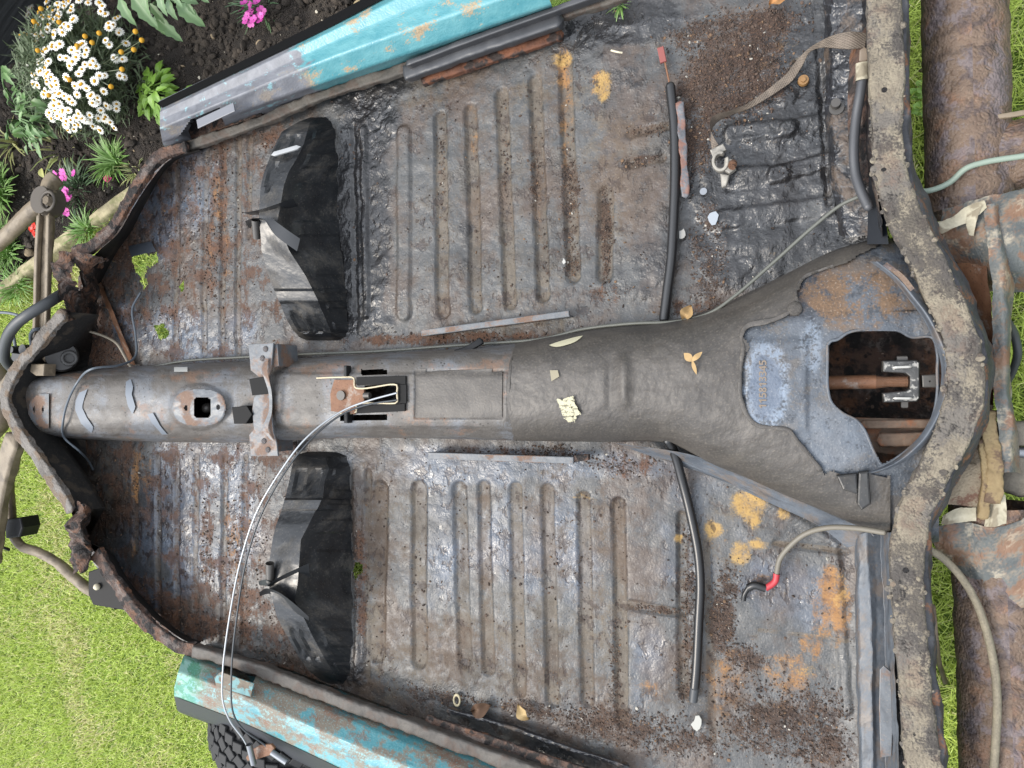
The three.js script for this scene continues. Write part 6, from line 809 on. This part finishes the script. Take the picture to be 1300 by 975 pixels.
function tuft(name, label, cat, px, py, rp, n, len, mats, lean = 0.6, group) { const base = G(px, py, 0.03), t = thing(name, label, cat, base, group), r = rng(px * 7 + py), list = [[], []], o = new THREE.Object3D(), rad = rp / scaleAt(px, 0.03); const bl = surface(4, 1, (u, v) => new THREE.Vector3((v - 0.5) * 0.09 * (1 - u * 0.85), u * (1 - 0.25 * u), 0.45 * u * u)); for (let i = 0; i < n; i++) { const a = r() * 6.283, k = Math.sqrt(r()) * rad * 0.6; o.position.set(Math.cos(a) * k, 0, Math.sin(a) * k); o.rotation.order = 'YXZ'; o.rotation.set(lean * r(), -a + 1.57 + (r() - 0.5) * 1.4, 0); o.scale.setScalar(len * (0.5 + 0.7 * r())); o.updateMatrix(); list[i & 1].push(bl.clone().applyMatrix4(o.matrix)); } list.forEach((l, k) => { const m = mesh('blade', l, mats[k % mats.length], t); m.userData.kind = 'stuff'; }); return t; }
const grassG = [leafMat(0.14, 0.28, 0.05), leafMat(0.2, 0.33, 0.09)], blueG = [leafMat(0.07, 0.14, 0.06), leafMat(0.10, 0.18, 0.08)], strawG = [leafMat(0.36, 0.36, 0.14), leafMat(0.25, 0.3, 0.1)];
tuft('grass_tuft', 'small green grass tuft alone on the dark soil', 'grass tuft', 148, 206, 20, 170, 0.075, grassG, 0.8);
tuft('grass_tuft', 'sparse straw coloured tuft beside the rusty side flange', 'grass tuft', 172, 216, 18, 40, 0.05, strawG, 1.2);
tuft('grass_tuft', 'dark grass clump at the left photograph edge below the track rod', 'grass tuft', 12, 318, 26, 240, 0.1, grassG, 0.7);
tuft('grass_tuft', 'dark shaded clump at the left photograph edge above the track rod', 'grass tuft', 4, 246, 26, 200, 0.1, grassG, 0.7);
tuft('grass_tuft', 'green grass growing over the edging at the rusty front corner', 'grass tuft', 110, 292, 22, 120, 0.06, grassG, 1.2);
tuft('grass_tuft', 'long green grass growing over the edging left of the steering arm', 'grass tuft', 22, 362, 26, 160, 0.06, grassG, 1.2);
tuft('weed', 'drooping yellowish weed between the daisies and the pink flowers', 'weed', 84, 190, 16, 30, 0.10, strawG, 1.3);
tuft('weed', 'thin pale weed at the foot of the black fence', 'weed', 18, 180, 18, 26, 0.11, strawG, 1.4);
function pinks(label, px, py, heads, seed) {
  const base = G(px, py, 0.03), t = tuft('pink_flower', label, 'flower', px, py, 22, 170, 0.08, blueG, 0.9), r = rng(seed), stems = [], pm = plain('#d457b0', 0.55), pd = plain('#b93f96', 0.55);
  const pet = []; for (let k = 0; k < 5; k++) { const g = surface(4, 4, (u, v) => { const w = 0.0085 * Math.sin(Math.PI * (0.12 + 0.68 * u)); return new THREE.Vector3(0.001 + u * 0.0085, 0.0025 * u, (v - 0.5) * w); }); g.rotateY(k / 5 * 6.283); pet.push(g); } const pg = mergeGeometries(pet.map(norm));
  for (const [x, y] of heads) { const p = G(x, y, 0.11 + 0.02 * r()).sub(base), f = mesh('flower_head', pg, r() > 0.3 ? pm : pd, t); f.position.copy(p); f.rotation.set((r() - 0.5) * 1.2, r() * 6, 0.3 + (r() - 0.5) * 1.0); f.scale.setScalar(0.9 + 0.5 * r()); stems.push(pipem([p.clone().multiplyScalar(0.2).setY(0), p], 0.001, 4, 4)); }
  mesh('stem', stems, blueG[0], t);
}
pinks('magenta pinks beside the ball joint of the steering arm', 100, 240, [[63, 228], [68, 230], [70, 222], [76, 221], [80, 219], [82, 225], [78, 228], [73, 226], [94, 220], [66, 226], [84, 242], [82, 246], [79, 252], [88, 252], [80, 256], [84, 250], [79, 264], [82, 264], [85, 268], [77, 266], [80, 262], [84, 271]], 3);
pinks('magenta pinks in the soil near the grey end of the upper sill', 338, 8, [[310, 4], [318, 6], [322, 12], [332, 14], [318, 16], [326, 20], [314, 20], [312, 26], [322, 25], [330, 24], [308, 12], [326, 3], [318, 28], [332, 20]], 8);
{ const t = thing('pink_flower', 'single fallen magenta flower on the bare soil', 'flower', G(136, 231, 0.06)); for (let k = 0; k < 3; k++) { const m = mesh('petal', leafGeo(0.02, 0.012, 0.1), plain('#d8447f', 0.55), t); m.rotation.y = 0.6 + k * 0.5; m.position.y = k * 0.002; } }
{ const t = thing('red_flower', 'red flower with narrow petals behind the track rod', 'flower', G(42, 284, 0.06)), rm = plain('#d42a12', 0.5); const spots = [[38, 276, 40], [42, 280, 60], [36, 290, 10], [40, 292, 30], [43, 290, 80], [38, 294, -20], [42, 296, 20], [44, 283, 120], [36, 281, 150]]; for (const [x, y, a] of spots) { const m = mesh('petal', leafGeo(0.03, 0.011, 0.15), rm, t); m.position.copy(G(x, y, 0.09).sub(t.position)); m.rotation.y = -a * 0.0175; } mesh('stem', pipem([new THREE.Vector3(0, -0.03, 0), new THREE.Vector3(0, 0.03, 0)], 0.002, 3, 5), blueG[0], t); }
{ const m = mesh('fallen_leaf', leafGeo(0.03, 0.022, 0.1), plain('#b3b36c', 0.6)); m.position.copy(G(52, 214, 0.06)); m.rotation.y = -1.2; tag(m, 'single yellow green fallen leaf on the dark soil', 'leaf'); }
{ const m = mesh('fallen_leaf', bar([G(434, 30, 0.06), G(446, 18, 0.07), G(462, 4, 0.07)], 0.03, 0.006, 14, 0.004), plain('#a08f6c', 0.8)); tag(m, 'pale dry leaf on the soil above the turquoise sill', 'leaf'); }
{ const t = thing('clover', 'small bright clover in the grass beside the rear cross tube', 'clover', G(1164, 122, 0.02)); const r = rng(6); for (let i = 0; i < 14; i++) { const m = mesh('leaf', leafGeo(0.013, 0.013, 0.1), lime[i & 1], t); m.position.copy(G(1158 + 14 * r(), 110 + 34 * r(), 0.03 + 0.02 * r()).sub(t.position)); m.rotation.y = r() * 6; } }

tuft('moss', 'green moss sprig at the top edge of the tarry floor', 'moss', 788, 4, 5, 40, 0.03, grassG, 1.2).position.copy(P(788, 6, 0.0));

scene.traverse((o) => { if (o.isMesh) o.castShadow = o.receiveShadow = true; });
renderer.render(scene, camera);
